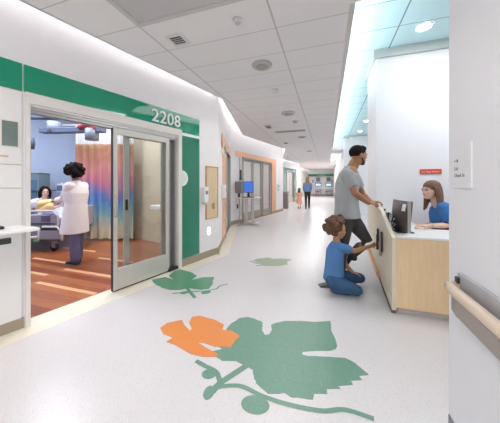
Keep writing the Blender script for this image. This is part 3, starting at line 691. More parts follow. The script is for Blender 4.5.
disc(-.80, 8.0, .14, 'far round ceiling diffuser before the end of hall', 'ceiling_speaker', 'speaker', inner=MI, rim=MR)
disc(-.8, 11.5, .14, 'farthest round ceiling diffuser above the walking woman', 'ceiling_speaker', 'speaker', inner=MI, rim=MR)
t = thing('ceiling_vent', 'long thin linear slot diffuser crossing the ceiling', 'vent', (-1.04, 7.0, CZ))
MB().box((-1.50, 6.92, CZ-.015), (-.6, 7.10, CZ)).build('frame', MR, t); MB().box((-1.48, 6.98, CZ-.02), (-.62, 7.03, CZ-.0155)).build('slot', DARK, t)
t = thing('ceiling_vent', 'small square ceiling vent left of the linear diffuser', 'vent', (-1.53, 6.3, CZ))
MB().box((-1.61, 6.15, CZ-.015), (-1.45, 6.45, CZ)).build('frame', MR, t); MB().box((-1.58, 6.2, CZ-.02), (-1.48, 6.4, CZ-.0155)).build('slot', DARK, t)
t = thing('ceiling_vent', 'small square ceiling vent nearest the orange doorway cove', 'vent', (-1.5, 9.0, CZ))
MB().box((-1.58, 8.85, CZ-.015), (-1.42, 9.15, CZ)).build('frame', MR, t); MB().box((-1.55, 8.9, CZ-.02), (-1.45, 9.1, CZ-.0155)).build('slot', DARK, t)

# ================================================================== FLOOR INLAYS
def sheet2d(poly, z, name, material, parent, th=.0012):
    m = MB(); m.prism(poly, z, z+th); return m.build(name, material, parent)
def ribbon(pts, w, z, name, material, parent):
    P = [Vector((*p, 0)) for p in pts]
    Q = []                                     # smooth it
    for i in range(len(P)-1):
        a, b, c, d = P[max(i-1, 0)], P[i], P[i+1], P[min(i+2, len(P)-1)]
        for k in range(6):
            s = k/6; Q.append(.5*((2*b)+(c-a)*s+(2*a-5*b+4*c-d)*s*s+(3*b-3*c+d-a)*s*s*s))
    Q.append(P[-1]); l = []; r = []
    for i, p in enumerate(Q):
        d = (Q[min(i+1, len(Q)-1)]-Q[max(i-1, 0)]).normalized(); n = Vector((-d.y, d.x, 0)); l.append((p+n*w/2).xy); r.append((p-n*w/2).xy)
    m = MB(); N = len(Q)
    vs = [(*v, z+.0012) for v in l]+[(*v, z+.0012) for v in r]
    m.add(vs, [(i, N+i, N+i+1, i+1) for i in range(N-1)]); return m.build(name, material, parent)
def oval(c, rx, ry, rot, z, name, material, parent):
    pts = []
    for k in range(28):
        a = 2*math.pi*k/28; x, y = rx*math.cos(a), ry*math.sin(a); pts.append((c[0]+x*math.cos(rot)-y*math.sin(rot), c[1]+x*math.sin(rot)+y*math.cos(rot)))
    return sheet2d(pts, z, name, material, parent)
BIG = [(-0.88,1.646),(-0.797,1.708),(-0.872,1.733),(-0.874,1.852),(-0.867,1.942),(-0.856,2.058),(-0.814,2.159),(-0.744,2.2),(-0.668,2.189),(-0.59,2.162),(-0.565,2.104),(-0.554,2.03),(-0.514,1.984),(-0.476,2.011),(-0.472,2.072),(-0.497,2.142),(-0.46,2.188),(-0.384,2.247),(-0.247,2.292),(-0.108,2.32),(0.028,2.383),(0.035,2.254),(0.058,2.158),(0.078,2.045),(0.069,1.993),(0.023,1.955),(-0.09,1.918),(-0.179,1.877),(-0.184,1.852),(-0.145,1.843),(0.022,1.887),(0.13,1.911),(0.197,1.881),(0.238,1.836),(0.276,1.793),(0.209,1.762),(0.231,1.735),(0.147,1.699),(0.163,1.671),(0.069,1.632),(0.08,1.612),(-0.006,1.584),(0.006,1.55),(-0.077,1.523),(-0.081,1.479),(-0.158,1.467),(-0.217,1.455),(-0.258,1.471),(-0.292,1.452),(-0.352,1.433),(-0.43,1.476),(-0.469,1.513),(-0.498,1.584),(-0.558,1.603),(-0.644,1.625),(-0.743,1.593),(-0.816,1.622)]
FLW = [(-1.454,1.78),(-1.434,1.868),(-1.336,1.951),(-1.271,1.888),(-1.168,1.828),(-1.167,1.859),(-1.244,1.93),(-1.272,2.026),(-1.206,2.067),(-1.032,2.051),(-0.915,2.005),(-0.901,1.931),(-0.81,1.946),(-0.717,1.903),(-0.734,1.83),(-0.738,1.752),(-0.861,1.712),(-0.977,1.724),(-1.017,1.711),(-0.904,1.673),(-0.804,1.648),(-0.797,1.617),(-0.898,1.584),(-1.01,1.581),(-1.183,1.63),(-1.277,1.638),(-1.253,1.699),(-1.37,1.717)]
L2P = [(-2.285,2.636),(-2.183,2.778),(-1.998,2.73),(-2.153,2.826),(-2.194,2.974),(-2.155,3.094),(-1.951,3.053),(-1.771,2.952),(-1.763,2.807),(-1.676,2.927),(-1.523,2.996),(-1.443,2.81),(-1.408,2.634),(-1.502,2.574),(-1.6,2.571),(-1.675,2.576),(-1.738,2.496),(-1.857,2.457),(-1.989,2.473),(-2.156,2.543)]
L3P = [(-1.22,3.877),(-1.143,3.988),(-1.005,4.093),(-0.902,4.039),(-0.79,4.105),(-0.58,4.116),(-0.642,3.957),(-0.607,3.84),(-0.748,3.719),(-0.947,3.654),(-1.094,3.756)]
def ragged(poly, amp, sub=3, seed=1):
    random.seed(seed); out = []
    for i, a in enumerate(poly):
        b = poly[(i+1) % len(poly)]
        for k in range(sub):
            s = k/sub; j = 0 if k == 0 else amp*random.uniform(-1, 1); out.append((a[0]+(b[0]-a[0])*s+j, a[1]+(b[1]-a[1])*s+j*.6))
    return out
t = thing('floor_vine_inlay', 'large green vine leaf with orange bloom inlaid in the floor', 'floor inlay', (-.3, 1.8, 0))
sheet2d(ragged(BIG, .006), .0002, 'leaf', FLG, t); sheet2d(FLW, .0017, 'bloom', FLO, t)
for i, (s, w) in enumerate((([(-0.532,1.642),(-0.665,1.424),(-0.693,1.335)], .045), ([(-0.928,1.532),(-0.84,1.51),(-0.74,1.486),(-0.677,1.419)], .035), ([(-0.703,1.302),(-0.682,1.37),(-0.54,1.432),(-0.384,1.407),(-0.21,1.402),(-0.027,1.423),(0.1,1.472),(0.251,1.466)], .03))):
    ribbon(s, w, .0004+.0002*i, 'stem', FLG, t)
oval((-.778, 1.455), .05, .042, .3, .001, 'bud', FLG, t); oval((-.71, 1.325), .033, .05, .2, .001, 'bud', FLG, t); oval((-.408, 1.34), .085, .06, .15, .001, 'bud', FLG, t)
t = thing('floor_vine_inlay', 'medium green leaf inlay on floor just outside the first doorway', 'floor inlay', (-1.8, 2.7, 0))
sheet2d(ragged(L2P, .008, seed=3), .0016, 'leaf', FLG2, t); ribbon([(-1.75, 2.66), (-1.687,2.572),(-1.451,2.375)], .04, .0002, 'stem', FLG2, t)
ribbon([(-1.774,2.386),(-1.59,2.488),(-1.429,2.569),(-1.325,2.661),(-1.315,2.755),(-1.241,2.844)], .022, .0004, 'stem', FLG2, t)
oval((-1.644, 2.45), .05, .035, .7, .001, 'bud', FLG2, t); oval((-1.398, 2.537), .06, .04, .7, .001, 'bud', FLG2, t)
t = thing('floor_vine_inlay', 'pale sage leaf inlay farthest along the floor', 'floor inlay', (-.9, 3.9, 0))
sheet2d(ragged(L3P, .01, seed=5), .0002, 'leaf', FLG3, t); ribbon([(-1.253,3.811),(-1.15,3.75),(-1.081,3.709)], .03, .0004, 'stem', FLG2, t); ribbon([(-1.085,3.609),(-0.99,3.689)], .03, .0004, 'stem', FLG2, t)

# ================================================================== RECEPTION DESK
DX = .632; DY = 2.728
t = thing('reception_desk', 'maple reception desk with sloping pale side panel and white worktop', 'reception desk', (1.1, 3.0, 0))
Myz = Matrix(((0, 0, 1, 0), (1, 0, 0, 0), (0, 1, 0, 0), (0, 0, 0, 1)))      # (a, b, c) -> x=c, y=a, z=b
prof = [(DY, .03), (DY, .772), (2.90, .83), (3.12, .93), (3.24, .985), (3.36, 1.01), (4.14, 1.01), (4.14, .36), (4.10, .34), (3.6, .22), (3.1, .10)]
MB(Myz).prism(prof, DX, DX+.042).build('side_panel', MAPLEP, t, bevel=.003)
MB().box((DX+.042, DY, .06), (3.0, DY+.035, .768)).build('front_panel', MAPLE, t, bevel=.002)
m = MB(); m.prism([(DX+.043, DY-.006), (3.0, DY-.006), (3.0, 3.28), (1.12, 3.28), (1.12, 4.13), (DX+.043, 4.13)], .770, .79); m.build('worktop', WHITE, t, bevel=.003)
m = MB(); m.box((DX+.09, DY+.05, 0), (3.0, DY+.09, .06)); m.box((DX+.06, DY+.05, 0), (DX+.09, 4.1, .10)); m.build('toe_kick', mat('pale kick', (.62, .60, .58), .5), t)
m = MB(Myz); m.prism([(3.30, .15), (3.34, .20), (4.05, .325), (4.10, .285), (4.08, .27)], DX-.035, DX-.001); m.build('bumper_board', MAPLED, t, bevel=.008)
m = MB(Myz); m.prism([(DY, .03), (2.80, .045), (4.10, .28), (4.08, .25), (2.83, 0.012), (DY, .0)], DX-.004, DX+.03); m.build('bottom_edge', mat('dark grey edge', (.10, .09, .10), .5), t)
MB().box((1.08, 3.4, 0), (1.12, 4.13, .77)).build('support_panel', MAPLE, t)
t = thing('push_handle_toy', 'dark metal slotted toy fixed on the pale desk panel under the child hand', 'toy', (DX-.01, 3.2, .5))
for dy, z0, z1, mm in ((3.14, .52, .74, DARK), (3.22, .45, .72, STEEL), (3.36, .60, .74, DARK), (3.40, .48, .66, DARK)):
    m = MB(); m.loft([(DX-.012, dy, z0), (DX-.014, dy, z1)], [(.012, .018)]*2, side=(1, 0, 0), n=10); m.build('slot_bar', mm, t)

# monitor on the desk, seen from behind
a = Vector((.744, 3.21, 0)); b = Vector((.806, 2.82, 0)); FM = frame((a.x, a.y), (b.x, b.y)); ML = (b-a).length   # n points to -x side
t = thing('desk_monitor', 'dark grey monitor with white sticker seen from behind on the reception desk', 'monitor', (*((a+b)/2).xy, .79))
m = MB(FM)
n = 12; vs = []; fs = []
for k in range(n+1):
    u = ML*k/n; bulge = .022*math.sin(math.pi*k/n)
    for z, dn in ((.812, 0), (1.135, -.03)):
        vs += [(u, bulge+dn+.018, z-(.012 if z < 1 else 0)*0), (u, bulge+dn-.012, z)]
for k in range(n):
    i = 4*k; j = i+4
    fs += [(i, j, j+2, i+2), (i+1, i+3, j+3, j+1), (i, i+1, j+1, j), (i+2, j+2, j+3, i+3)]
fs += [(0, 2, 3, 1), (4*n, 4*n+1, 4*n+3, 4*n+2)]
m.add(vs, fs, True); m.build('housing', mat('warm dark grey', (.085, .07, .065), .45), t)
MB(FM).box((.005, -.022, .82), (ML-.005, -.014, .84)).build('bezel', LGREY, t)
m = MB(FM); m.add([(ML-.10, .026, 1.03), (ML-.035, .020, 1.03), (ML-.035, .006, 1.105), (ML-.10, .012, 1.105)], [(0, 1, 2, 3)]); m.build('sticker', WHITE, t)
m = MB(FM); m.box((ML, -.02, .81), (ML+.006, .012, 1.13)); m.build('edge_strip', STEEL, t, bevel=.004)
m = MB(FM); m.box((.12, -.10, .79), (.30, .06, .80)); m.box((.19, -.01, .79), (.25, .02, .9)); m.build('stand', BLACK, t)
t = thing('cable_bundle', 'tangle of black and white cables behind the desk monitor', 'cables', (.72, 3.15, .79))
random.seed(11)
for k in range(20):
    y0 = random.uniform(2.98, 3.50); pts = []
    for j in range(6):
        pts.append((random.uniform(.685, .735), y0+random.uniform(-.07, .07), .80+.25*(1-abs(j-2.5)/2.5)*random.uniform(.3, 1.0)))
    m = MB(); m.loft(pts, [random.uniform(.006, .011)]*6, n=6); m.build('cable', (BLACK, LGREY, BLACK, WHITE)[k % 4], t)
t = thing('label_printer', 'small black and silver device among the cables on the desk', 'device', (.72, 3.55, .79))
MB().box((.70, 3.42, .79), (.86, 3.62, .93)).build('body', BLACK, t, bevel=.015); MB().box((.71, 3.45, .93), (.84, 3.58, .94)).build('lid', LGREY, t, bevel=.003)
t = thing('office_chair', 'dark task chair beneath the seated receptionist', 'chair', (1.50, 3.55, 0))
MB().loft([(1.50, 3.55, .40), (1.50, 3.55, .45)], [(.23, .23)]*2, caps='flat').build('seat', DARK, t, bevel=.02)
MB().box((1.76, 3.42, .55), (1.80, 3.86, .95)).build('backrest', DARK, t, bevel=.02)
MB().cyl((1.50, 3.55, .08), (1.50, 3.55, .40), .03).build('column', GREY, t)
for k in range(5): MB().loft([(1.50, 3.55, .09), (1.50+.26*math.cos(k*1.257), 3.55+.26*math.sin(k*1.257), .04)], [.025, .018], n=8).build('leg', GREY, t)

# signs
t = thing('red_wall_sign', 'small red sign with white lettering above the receptionist', 'sign', (1.46, 4.15, 1.47))
MB().box((1.33, 4.138, 1.470), (1.60, 4.15, 1.542)).build('plate', mat('sign red', (.70, .07, .04), .5), t)
text('lettering', 'See Your Nurse', .034, (1.345, 4.136, 1.492), (1, 0, 0), (0, 0, 1), WHITE, t, depth=.001)
t = thing('wayfinding_sign', 'pale wall sign with arrow and two words on the near right wall', 'sign', (.63, 1.40, 1.30))
SG = mat('pale sign plate', (.80, .81, .835), .3)
MB().box((.622, 1.325, 1.30), (.63, 1.485, 1.515)).build('plate', SG, t, bevel=.001)
TX = mat('sign lettering grey', (.16, .16, .18), .5)
Xd = (0, -1, 0)
m = MB(); m.box((.6205, 1.435, 1.434), (.622, 1.472, 1.438)); m.add([(.6212, 1.430, 1.436), (.6212, 1.446, 1.449), (.6212, 1.446, 1.423)], [(0, 1, 2)]); m.build('arrow', TX, t)
text('lettering', 'Lab', .026, (.6215, 1.470, 1.389), Xd, (0, 0, 1), TX, t, depth=.0004)
text('lettering', 'Check In', .026, (.6215, 1.470, 1.354), Xd, (0, 0, 1), TX, t, depth=.0004)

# handrail on the near wall
t = thing('wall_handrail', 'pale wood topped handrail with grey bumper on the near right wall', 'handrail', (.60, .9, .72))
m = MB(); m.loft([(.612, 1.42, .815), (.576, 1.405, .815), (.570, 1.35, .815), (.570, -3.5, .815)], [(.026, .024)]*4, side=(0, 0, 1), n=14); m.build('grip', RAILW, t)
m = MB(); m.prism([(.628, 1.415), (.592, 1.41), (.572, 1.38), (.562, 1.32), (.562, -3.5), (.60, -3.5), (.60, 1.3), (.628, 1.33)], .71, .80); m.build('bumper', mat('taupe vinyl', (.34, .30, .265), .5), t, bevel=.006)
m = MB(); m.box((.612, -3.5, .74), (.6299, 1.42, .885)); m.build('back_plate', mat('rail grey plate', (.50, .50, .52), .4, .3), t, bevel=.004)
m = MB(); m.box((.60, 1.395, .835), (.628, 1.42, .865)); m.build('end_clip', DARK, t, bevel=.004)
# ================================================================== PEOPLE
SK_D = mat('warm brown skin', (.40, .19, .10), .5, var=.04); SK_K = mat('golden brown skin', (.50, .26, .13), .5, var=.04)
SK_L = mat('light skin', (.74, .46, .36), .5, var=.04); SK_M = mat('medium skin', (.30, .15, .09), .5, var=.04)
HAIR_B = mat('black hair', (.014, .010, .009), .85, bump=.8, bscale=45, spec=.15); HAIR_K = mat('dark brown curls', (.13, .065, .032), .65, bump=.9, bscale=70, var=.3, scale=30)
HAIR_L = mat('long brown hair', (.17, .085, .045), .45, bump=.6, bscale=30, var=.25, scale=12, stretch=(8, 8, 1))
EYE = mat('eye dark', (.03, .02, .02), .2); LIP = mat('lips', (.42, .13, .11), .5); EYEW = mat('eye white', (.42, .38, .36), .4)

def head_shapes(m, c, fwd, up, s=1.0, ears=True):
    """head of height .23*s centred on c, looking along fwd"""
    f = Vector(fwd).normalized(); up = Vector(up); up = (up-f*up.dot(f)).normalized(); l = up.cross(f); ax = (f, l, up); c = Vector(c)
    P = lambda a, b, z: c+f*a*s+l*b*s+up*z*s
    m.ell(P(-.012, 0, .028), (.098*s, .077*s, .088*s), ax)            # cranium
    m.ell(P(.020, 0, -.028), (.068*s, .060*s, .080*s), ax)            # face
    m.ell(P(.040, 0, -.075), (.040*s, .040*s, .034*s), ax)            # jaw
    m.ell(P(.062, 0, -.086), (.018*s, .020*s, .018*s), ax)            # chin
    m.ell(P(.070, 0, .022), (.018*s, .045*s, .012*s), ax)             # brow
    m.loft([P(.078, 0, .010), P(.098, 0, -.022), P(.088, 0, -.032)], [.008*s, .0125*s, .011*s], n=8)   # nose
    m.ell(P(.079, 0, -.054), (.014*s, .024*s, .010*s), ax)            # mouth mound
    for q in (-1, 1):
        m.ell(P(.052, q*.036, -.022), (.026*s, .022*s, .022*s), ax)   # cheeks
        if ears: m.ell(P(-.008, q*.078, -.012), (.019*s, .010*s, .031*s), ax)
    return P, ax
def face_parts(P, ax, s, parent):
    for q in (-1, 1):
        e = MB().ell(P(.078, q*.031, .002), (.009*s, .013*s, .0075*s), ax, n=10, m=8).build('eye', EYEW, parent)
        MB().ell(P(.0855, q*.031, .002), (.004*s, .009*s, .0068*s), ax, n=8, m=6).build('iris', EYE, e)
        MB().ell(P(.084, q*.032, .020), (.006*s, .019*s, .0035*s), ax, n=10, m=6).build('eyebrow', HAIR_B, parent)
    MB().ell(P(.0915, 0, -.055), (.004*s, .020*s, .0055*s), ax, n=10, m=6).build('lips', LIP, parent)

def hand(m, w, d, palm, s=1.0, curl=.5, thumb=1):
    """palm and five fingers from the wrist w along d; palm = direction the palm faces"""
    w = Vector(w); d = Vector(d).normalized(); p = Vector(palm); p = (p-d*p.dot(d)).normalized(); a = d.cross(p)*thumb
    m.loft([w-d*.01, w+d*.03*s, w+d*.085*s], [(.026*s, .017*s), (.036*s, .016*s), (.040*s, .013*s)], side=a, n=12)
    for i, (o, Lf) in enumerate(((.030, .070), (.010, .078), (-.011, .072), (-.031, .056))):
        b = w+d*.085*s+a*o*s; q = d; pts = [b-d*.02*s]; x = b
        for k, g in enumerate((.45, .32, .23)):
            pts.append(x.copy()); q = (d*math.cos(curl*(k+.6)*.8)+p*math.sin(curl*(k+.6)*.8)).normalized(); x = x+q*Lf*g*s
        pts.append(x); m.loft(pts, [.0095*s, .0095*s, .009*s, .0085*s, .0075*s], n=8)
    b = w+d*.025*s+a*.026*s
    m.loft([b, b+(d*.6+a*.8+p*.3).normalized()*.035*s, b+(d*.6+a*.8+p*.3).normalized()*.035*s+(d*.9+a*.3+p*.5).normalized()*.030*s], [.013*s, .011*s, .009*s], n=8)

def limb(m, pts, radii, n=14): m.loft(pts, radii, n=n)
def person(name, label, cat, base, group=None): return thing(name, label, cat, base, group)
BK = FW.copy()       # away from the viewer, level

# ------------------------------------------------ standing man at the desk
t = person('person', 'standing man in grey t-shirt and dark trousers leaning his hands on the desk', 'person', Vector((*at(343, 286, 3.05).xy, 0)))
d0 = 3.08
hc = at(358.5, 155.5, d0-.02); hf = (RT+UP*-.10+BK*.12).normalized()
sR, eR, wR = at(347.0, 174.5, 2.93), at(354.5, 193, 2.90), at(368.5, 203.0, 3.05)
sL, eL, wL = at(353, 174.5, 3.26), at(362.5, 194, 3.30), at(371, 202, 3.20)
hipR, kR, aR = at(345, 219, 3.01), at(341.5, 248, 3.0), at(338.5, 283, 3.03)
hipL, kL, aL = at(351, 218, 3.16), at(366.5, 240, 3.12), at(352, 256, 3.30)
m = MB()
P, ax = head_shapes(m, hc, hf, UP, 1.10)
m.loft([at(350.0, 172, d0), at(355, 162, d0)], [.074, .066])                                   # neck
m.loft([at(347, 212, d0), at(346, 202, d0), at(347.0, 184, d0), at(349.5, 172.5, d0)], [(.165, .12), (.145, .105), (.175, .12), (.16, .085)], side=BK, n=18)
for a, b, c in ((sR, eR, wR), (sL, eL, wL)):
    limb(m, [a, a.lerp(b, .45), b, b.lerp(c, .3), c], [.062, .054, .042, .043, .028])
hand(m, wR, RT+BK*.25+UP*.0, -UP+BK*.2, 1.05, .9, thumb=-1); hand(m, wL, RT*.9-BK*.45+UP*.05, -UP, 1.05, .9, thumb=1)
for a, b, c in ((hipR, kR, aR), (hipL, kL, aL)):
    limb(m, [a, a.lerp(b, .5), b, b.lerp(c, .35), c], [.088, .075, .056, .054, .038])
bd = m.build('body', SK_D, t, vox=.0062, smooth=3)
face_parts(P, ax, 1.10, t)
# hair: short fade, beard
m = MB(); s = 1.10
m.ell(P(-.020, 0, .037), (.0965*s, .0805*s, .0865*s), ax, n=32, m=20); m.ell(P(.028, 0, .083), (.054*s, .060*s, .040*s), ax, n=24, m=16)
hh = m.build('hair', HAIR_B, t)
m = MB(); m.ell(P(.047, 0, -.078), (.039*s, .046*s, .033*s), ax); m.ell(P(.066, 0, -.090), (.020*s, .023*s, .020*s), ax)
for q in (-1, 1): m.loft([P(.04, q*.043, -.07), P(.015, q*.064, -.045), P(.0, q*.069, -.01)], [.014*s, .010*s, .007*s], n=8)
m.build('beard', mat('beard stubble', (.075, .035, .022), .8), t, vox=.006, smooth=2)
# shirt
GRY = mat('heather grey jersey', (.36, .375, .385), .9, var=.06, scale=25, bump=.5, bscale=14)
m = MB()
m.loft([at(347, 217, d0), at(346.5, 206, d0), at(346, 196, d0), at(347, 184, d0), at(348.5, 175.5, d0), at(350, 170.5, d0), at(351, 167.5, d0)], [(.215, .155), (.190, .142), (.185, .137), (.200, .140), (.190, .115), (.13, .09), (.08, .078)], side=BK, caps='flat', n=24)
for a, b in ((sR, eR), (sL, eL)): m.loft([a+UP*.01-RT*.01, a.lerp(b, .35), a.lerp(b, .66)], [.078, .078, .071], caps='flat', n=16)
for a in (sR, sL): m.ell(a+UP*.005, (.08, .08, .075))
sh = m.build('t_shirt', GRY, t, vox=.008, smooth=4)
DEN = mat('charcoal denim', (.062, .06, .062), .85, var=.25, scale=10, bump=.5, bscale=18)
m = MB(); m.loft([at(347, 210, d0), at(347.5, 219, d0)], [(.165, .125), (.175, .13)], side=BK, n=20)
for a, b, c in ((hipR, kR, aR), (hipL, kL, aL)): limb(m, [a, a.lerp(b, .5), b, b.lerp(c, .4), c+UP*.02], [.108, .096, .074, .070, .060], 16)
m.build('trousers', DEN, t, vox=.008, smooth=4)
SHOE = mat('dark shoe', (.03, .03, .035), .5); SOLE = mat('grey sole', (.14, .135, .13), .6)
def shoe(a, d, parent, s=1.0, up=UP, material=None):
    d = Vector(d).normalized(); up = Vector(up); up = (up-d*up.dot(d)).normalized(); a = Vector(a)
    side = d.cross(up); m = MB()
    m.loft([a-d*.05*s-up*.045*s, a+d*.04*s-up*.04*s, a+d*.13*s-up*.055*s, a+d*.17*s-up*.06*s], [(.036*s, .040*s), (.040*s, .040*s), (.042*s, .026*s), (.034*s, .020*s)], side=side, n=14)
    m.loft([a-up*.02*s, a+up*.03*s], [.042*s, .040*s], n=12)
    o = m.build('shoe', material or SHOE, parent, vox=.006, smooth=2)
    MB().loft([a-d*.07*s-up*.083*s, a+d*.19*s-up*.083*s], [(.042*s, .009*s)]*2, side=side, n=12, power=.6).build('sole', SOLE, o)
aRg = Vector((*aR.xy, .10)); shoe(aRg, RT*.9+BK*.3, t, 1.1)
shoe(aL+Vector((0, 0, -.02)), -RT*.25-UP*.9+BK*.1, t, 1.05, up=RT)

# ------------------------------------------------ kneeling child
t = person('person', 'kneeling child with curly hair in blue t-shirt and jeans reaching to the desk', 'person', Vector((*at(338, 290, 2.87).xy, 0)))
d0 = 2.86; hf = (RT+UP*-.20-BK*.12).normalized(); hc = at(338.2, 230.0, d0)
sR, eR, wR = at(340, 247.5, 2.78), at(355, 251.0, 2.86), at(371.5, 246, 3.07)
sL, eL, wL = at(340, 248, 3.0), at(345.5, 265, 3.03), at(352.5, 272, 2.98)
hR, kR, fR = at(333, 279, 2.79), at(356.5, 285.5, 2.72), at(334, 287.5, 2.80)
hL, kL, fL = at(336, 277, 2.96), at(360, 275, 3.06), at(338, 282.5, 3.0)
for v, z in ((kR, .085), (fR, .06), (kL, .09), (fL, .06)): v.z = z
hR.z = .17; hL.z = .17
m = MB(); P, ax = head_shapes(m, hc, hf, UP, .93)
m.loft([at(336.5, 245, d0), at(336.5, 238, d0)], [.046, .043])
m.loft([at(334, 276, d0), at(334.5, 262, d0), at(335.5, 250, d0), at(336.5, 246, d0)], [(.11, .095), (.10, .085), (.115, .085), (.10, .06)], side=BK, n=18)
for a, b, c in ((sR, eR, wR), (sL, eL, wL)): limb(m, [a, a.lerp(b, .5), b, b.lerp(c, .35), c], [.040, .037, .030, .030, .021])
hand(m, wR, RT*.9+BK*.35+UP*.25, -UP*.3+BK*.9, .74, .7, thumb=-1); hand(m, wL, RT*.9-UP*.35-BK*.2, -UP, .74, .5, thumb=1)
for a, b, c in ((hR, kR, fR), (hL, kL, fL)): limb(m, [a, a.lerp(b, .5), b], [.070, .062, .048]); limb(m, [b, b.lerp(c, .4), c], [.044, .044, .028])
m.build('body', SK_K, t, vox=.0052, smooth=3); face_parts(P, ax, .93, t)
random.seed(4); m = MB(); s = .93
m.ell(P(-.055, 0, .040), (.102, .108, .10), ax)
for k in range(150):
    th_ = random.uniform(0, 2*math.pi); ph = math.acos(random.uniform(-.75, 1)); r = random.uniform(.9, 1.12)
    x, y, z = math.sin(ph)*math.cos(th_), math.sin(ph)*math.sin(th_), math.cos(ph)
    if x > .10 and z < .62: continue
    m.ell(P(-.048+x*.128*r, y*.128*r, .036+z*.122*r), [random.uniform(.018, .034)]*3, n=8, m=6)
m.build('hair', HAIR_K, t, vox=.006, smooth=1)
BLU = mat('blue jersey', (.085, .21, .46), .9, bump=.5, bscale=16, var=.05)
m = MB()
m.loft([at(333.5, 279, d0), at(334, 270, d0), at(334.5, 260, d0), at(335, 251, d0), at(336, 246, d0), at(336.5, 241.5, d0)], [(.132, .122), (.124, .112), (.120, .105), (.128, .102), (.115, .078), (.058, .052)], side=BK, caps='flat', n=22)
for a, b in ((sR, eR), (sL, eL)): m.loft([a-RT*.01+UP*.005, a.lerp(b, .35), a.lerp(b, .62)], [.054, .056, .054], caps='flat', n=14); m.ell(a, (.056, .056, .054))
m.build('t_shirt', BLU, t, vox=.007, smooth=3)
JN = mat('blue jeans', (.035, .10, .21), .85, var=.3, scale=14, bump=.5, bscale=20)
m = MB(); m.loft([at(334, 274, d0), at(334.5, 280, d0)], [(.118, .11), (.12, .11)], side=BK, n=18)
for a, b, c in ((hR, kR, fR), (hL, kL, fL)): limb(m, [a, a.lerp(b, .5), b], [.086, .077, .064]); limb(m, [b, b.lerp(c, .4), c], [.056, .056, .046])
m.build('jeans', JN, t, vox=.007, smooth=3)
KS = mat('grey canvas shoe', (.07, .07, .075), .7)
shoe(fR+RT*-.02+UP*.02, -RT*.85-UP*.20, t, .78, up=(0, 0, -1) if False else RT*.5+UP*-.9, material=KS)
shoe(fL+RT*-.02+UP*.02, -RT*.85-UP*.20, t, .78, up=RT*.5-UP*.9, material=KS)

# ------------------------------------------------ receptionist
t = person('person', 'seated woman with long brown hair in blue blouse behind the desk', 'person', Vector((1.5, 3.5, 0)))
d0 = 2.93; hf = (-RT+UP*.02-BK*.10).normalized(); hc = at(430.5, 190.5, d0)
sN, eN, wN = at(443.5, 207.5, 2.80), at(451, 225.5, 2.74), at(427, 225.8, 2.76)
sF, eF, wF = at(439, 207, 3.12), at(441, 224, 3.16), at(426, 224.5, 2.98)
pel = at(449, 252, 2.95); hp1 = at(446, 254, 2.84); hp2 = at(446, 252, 3.07)
m = MB(); P, ax = head_shapes(m, hc, hf, UP, 1.0)
m.loft([at(437.5, 205, d0), at(434, 197, d0)], [.052, .046])
m.loft([pel, at(446.5, 236, d0), at(443, 220, d0), at(441.5, 210, d0), at(440, 205.5, d0)], [(.16, .12), (.125, .095), (.15, .11), (.155, .085), (.10, .06)], side=BK, n=18)
for a, b, c in ((sN, eN, wN), (sF, eF, wF)): limb(m, [a, a.lerp(b, .5), b, b.lerp(c, .3), c], [.048, .044, .037, .036, .023])
hand(m, wN, -RT*.95+BK*.1-UP*.05, -UP, .92, .45, thumb=1); hand(m, wF, -RT*.95-BK*.1-UP*.05, -UP, .92, .45, thumb=-1)
for h_ in (hp1, hp2):
    k_ = Vector((h_.x, h_.y, .50))-RT*.38+UP*-.02; f_ = Vector((k_.x, k_.y, .09))+RT*.05
    limb(m, [Vector((h_.x, h_.y, .53)), k_], [.085, .058]); limb(m, [k_, f_], [.052, .035])
m.build('body', SK_L, t, vox=.006, smooth=3); face_parts(P, ax, 1.0, t)
m = MB()
m.ell(P(-.020, 0, .045), (.104, .087, .088), ax); m.ell(P(-.055, 0, .005), (.075, .084, .10), ax)
for q, l_ in ((-1, 0), (1, 0)):
    m.loft([P(.020, q*.050, .085), P(-.008, q*.080, .03), P(-.030, q*.088, -.05), P(-.042, q*.095, -.13), P(-.030, q*.100, -.23)], [(.022, .02), (.034, .020), (.044, .022), (.044, .022), (.016, .012)], side=ax[0], n=12)
m.loft([P(-.075, 0, .03), P(-.085, 0, -.07), P(-.095, 0, -.16), P(-.09, 0, -.24)], [(.075, .05), (.09, .045), (.085, .035), (.05, .02)], side=ax[1], n=16)
m.loft([P(-.04, -.085, -.05), P(-.04, -.10, -.15), P(-.015, -.105, -.25)], [(.045, .02), (.04, .02), (.012, .01)], side=ax[0], n=12)
m.loft([P(-.04, .085, -.05), P(-.04, .10, -.15), P(-.015, .105, -.25)], [(.045, .02), (.04, .02), (.012, .01)], side=ax[0], n=12)
m.build('hair', HAIR_L, t, vox=.006, smooth=2)
BB = mat('royal blue blouse', (.035, .16, .44), .75, var=.3, scale=14, bump=.9, bscale=16)
m = MB(); m.loft([at(448.5, 245, d0), at(446.5, 234, d0), at(444, 222, d0), at(442.5, 213, d0), at(441, 207.5, d0), at(439.5, 202.5, d0)], [(.155, .125), (.145, .115), (.168, .132), (.178, .118), (.15, .085), (.065, .055)], side=BK, caps='flat', n=22)
for a, b in ((sN, eN), (sF, eF)): m.loft([a+UP*.0, a.lerp(b, .4), a.lerp(b, .78)], [.070, .072, .066], caps='flat', n=14); m.ell(a, (.072, .07, .068))
m.build('blouse', BB, t, vox=.008, smooth=3)
m = MB()
m.loft([pel, pel+UP*.08], [(.17, .14), (.165, .13)], side=BK)
for h_ in (hp1, hp2):
    k_ = Vector((h_.x, h_.y, .50))-RT*.38+UP*-.02; f_ = Vector((k_.x, k_.y, .10))+RT*.05
    limb(m, [Vector((h_.x, h_.y, .53)), k_], [.10, .07]); limb(m, [k_, f_], [.066, .05])
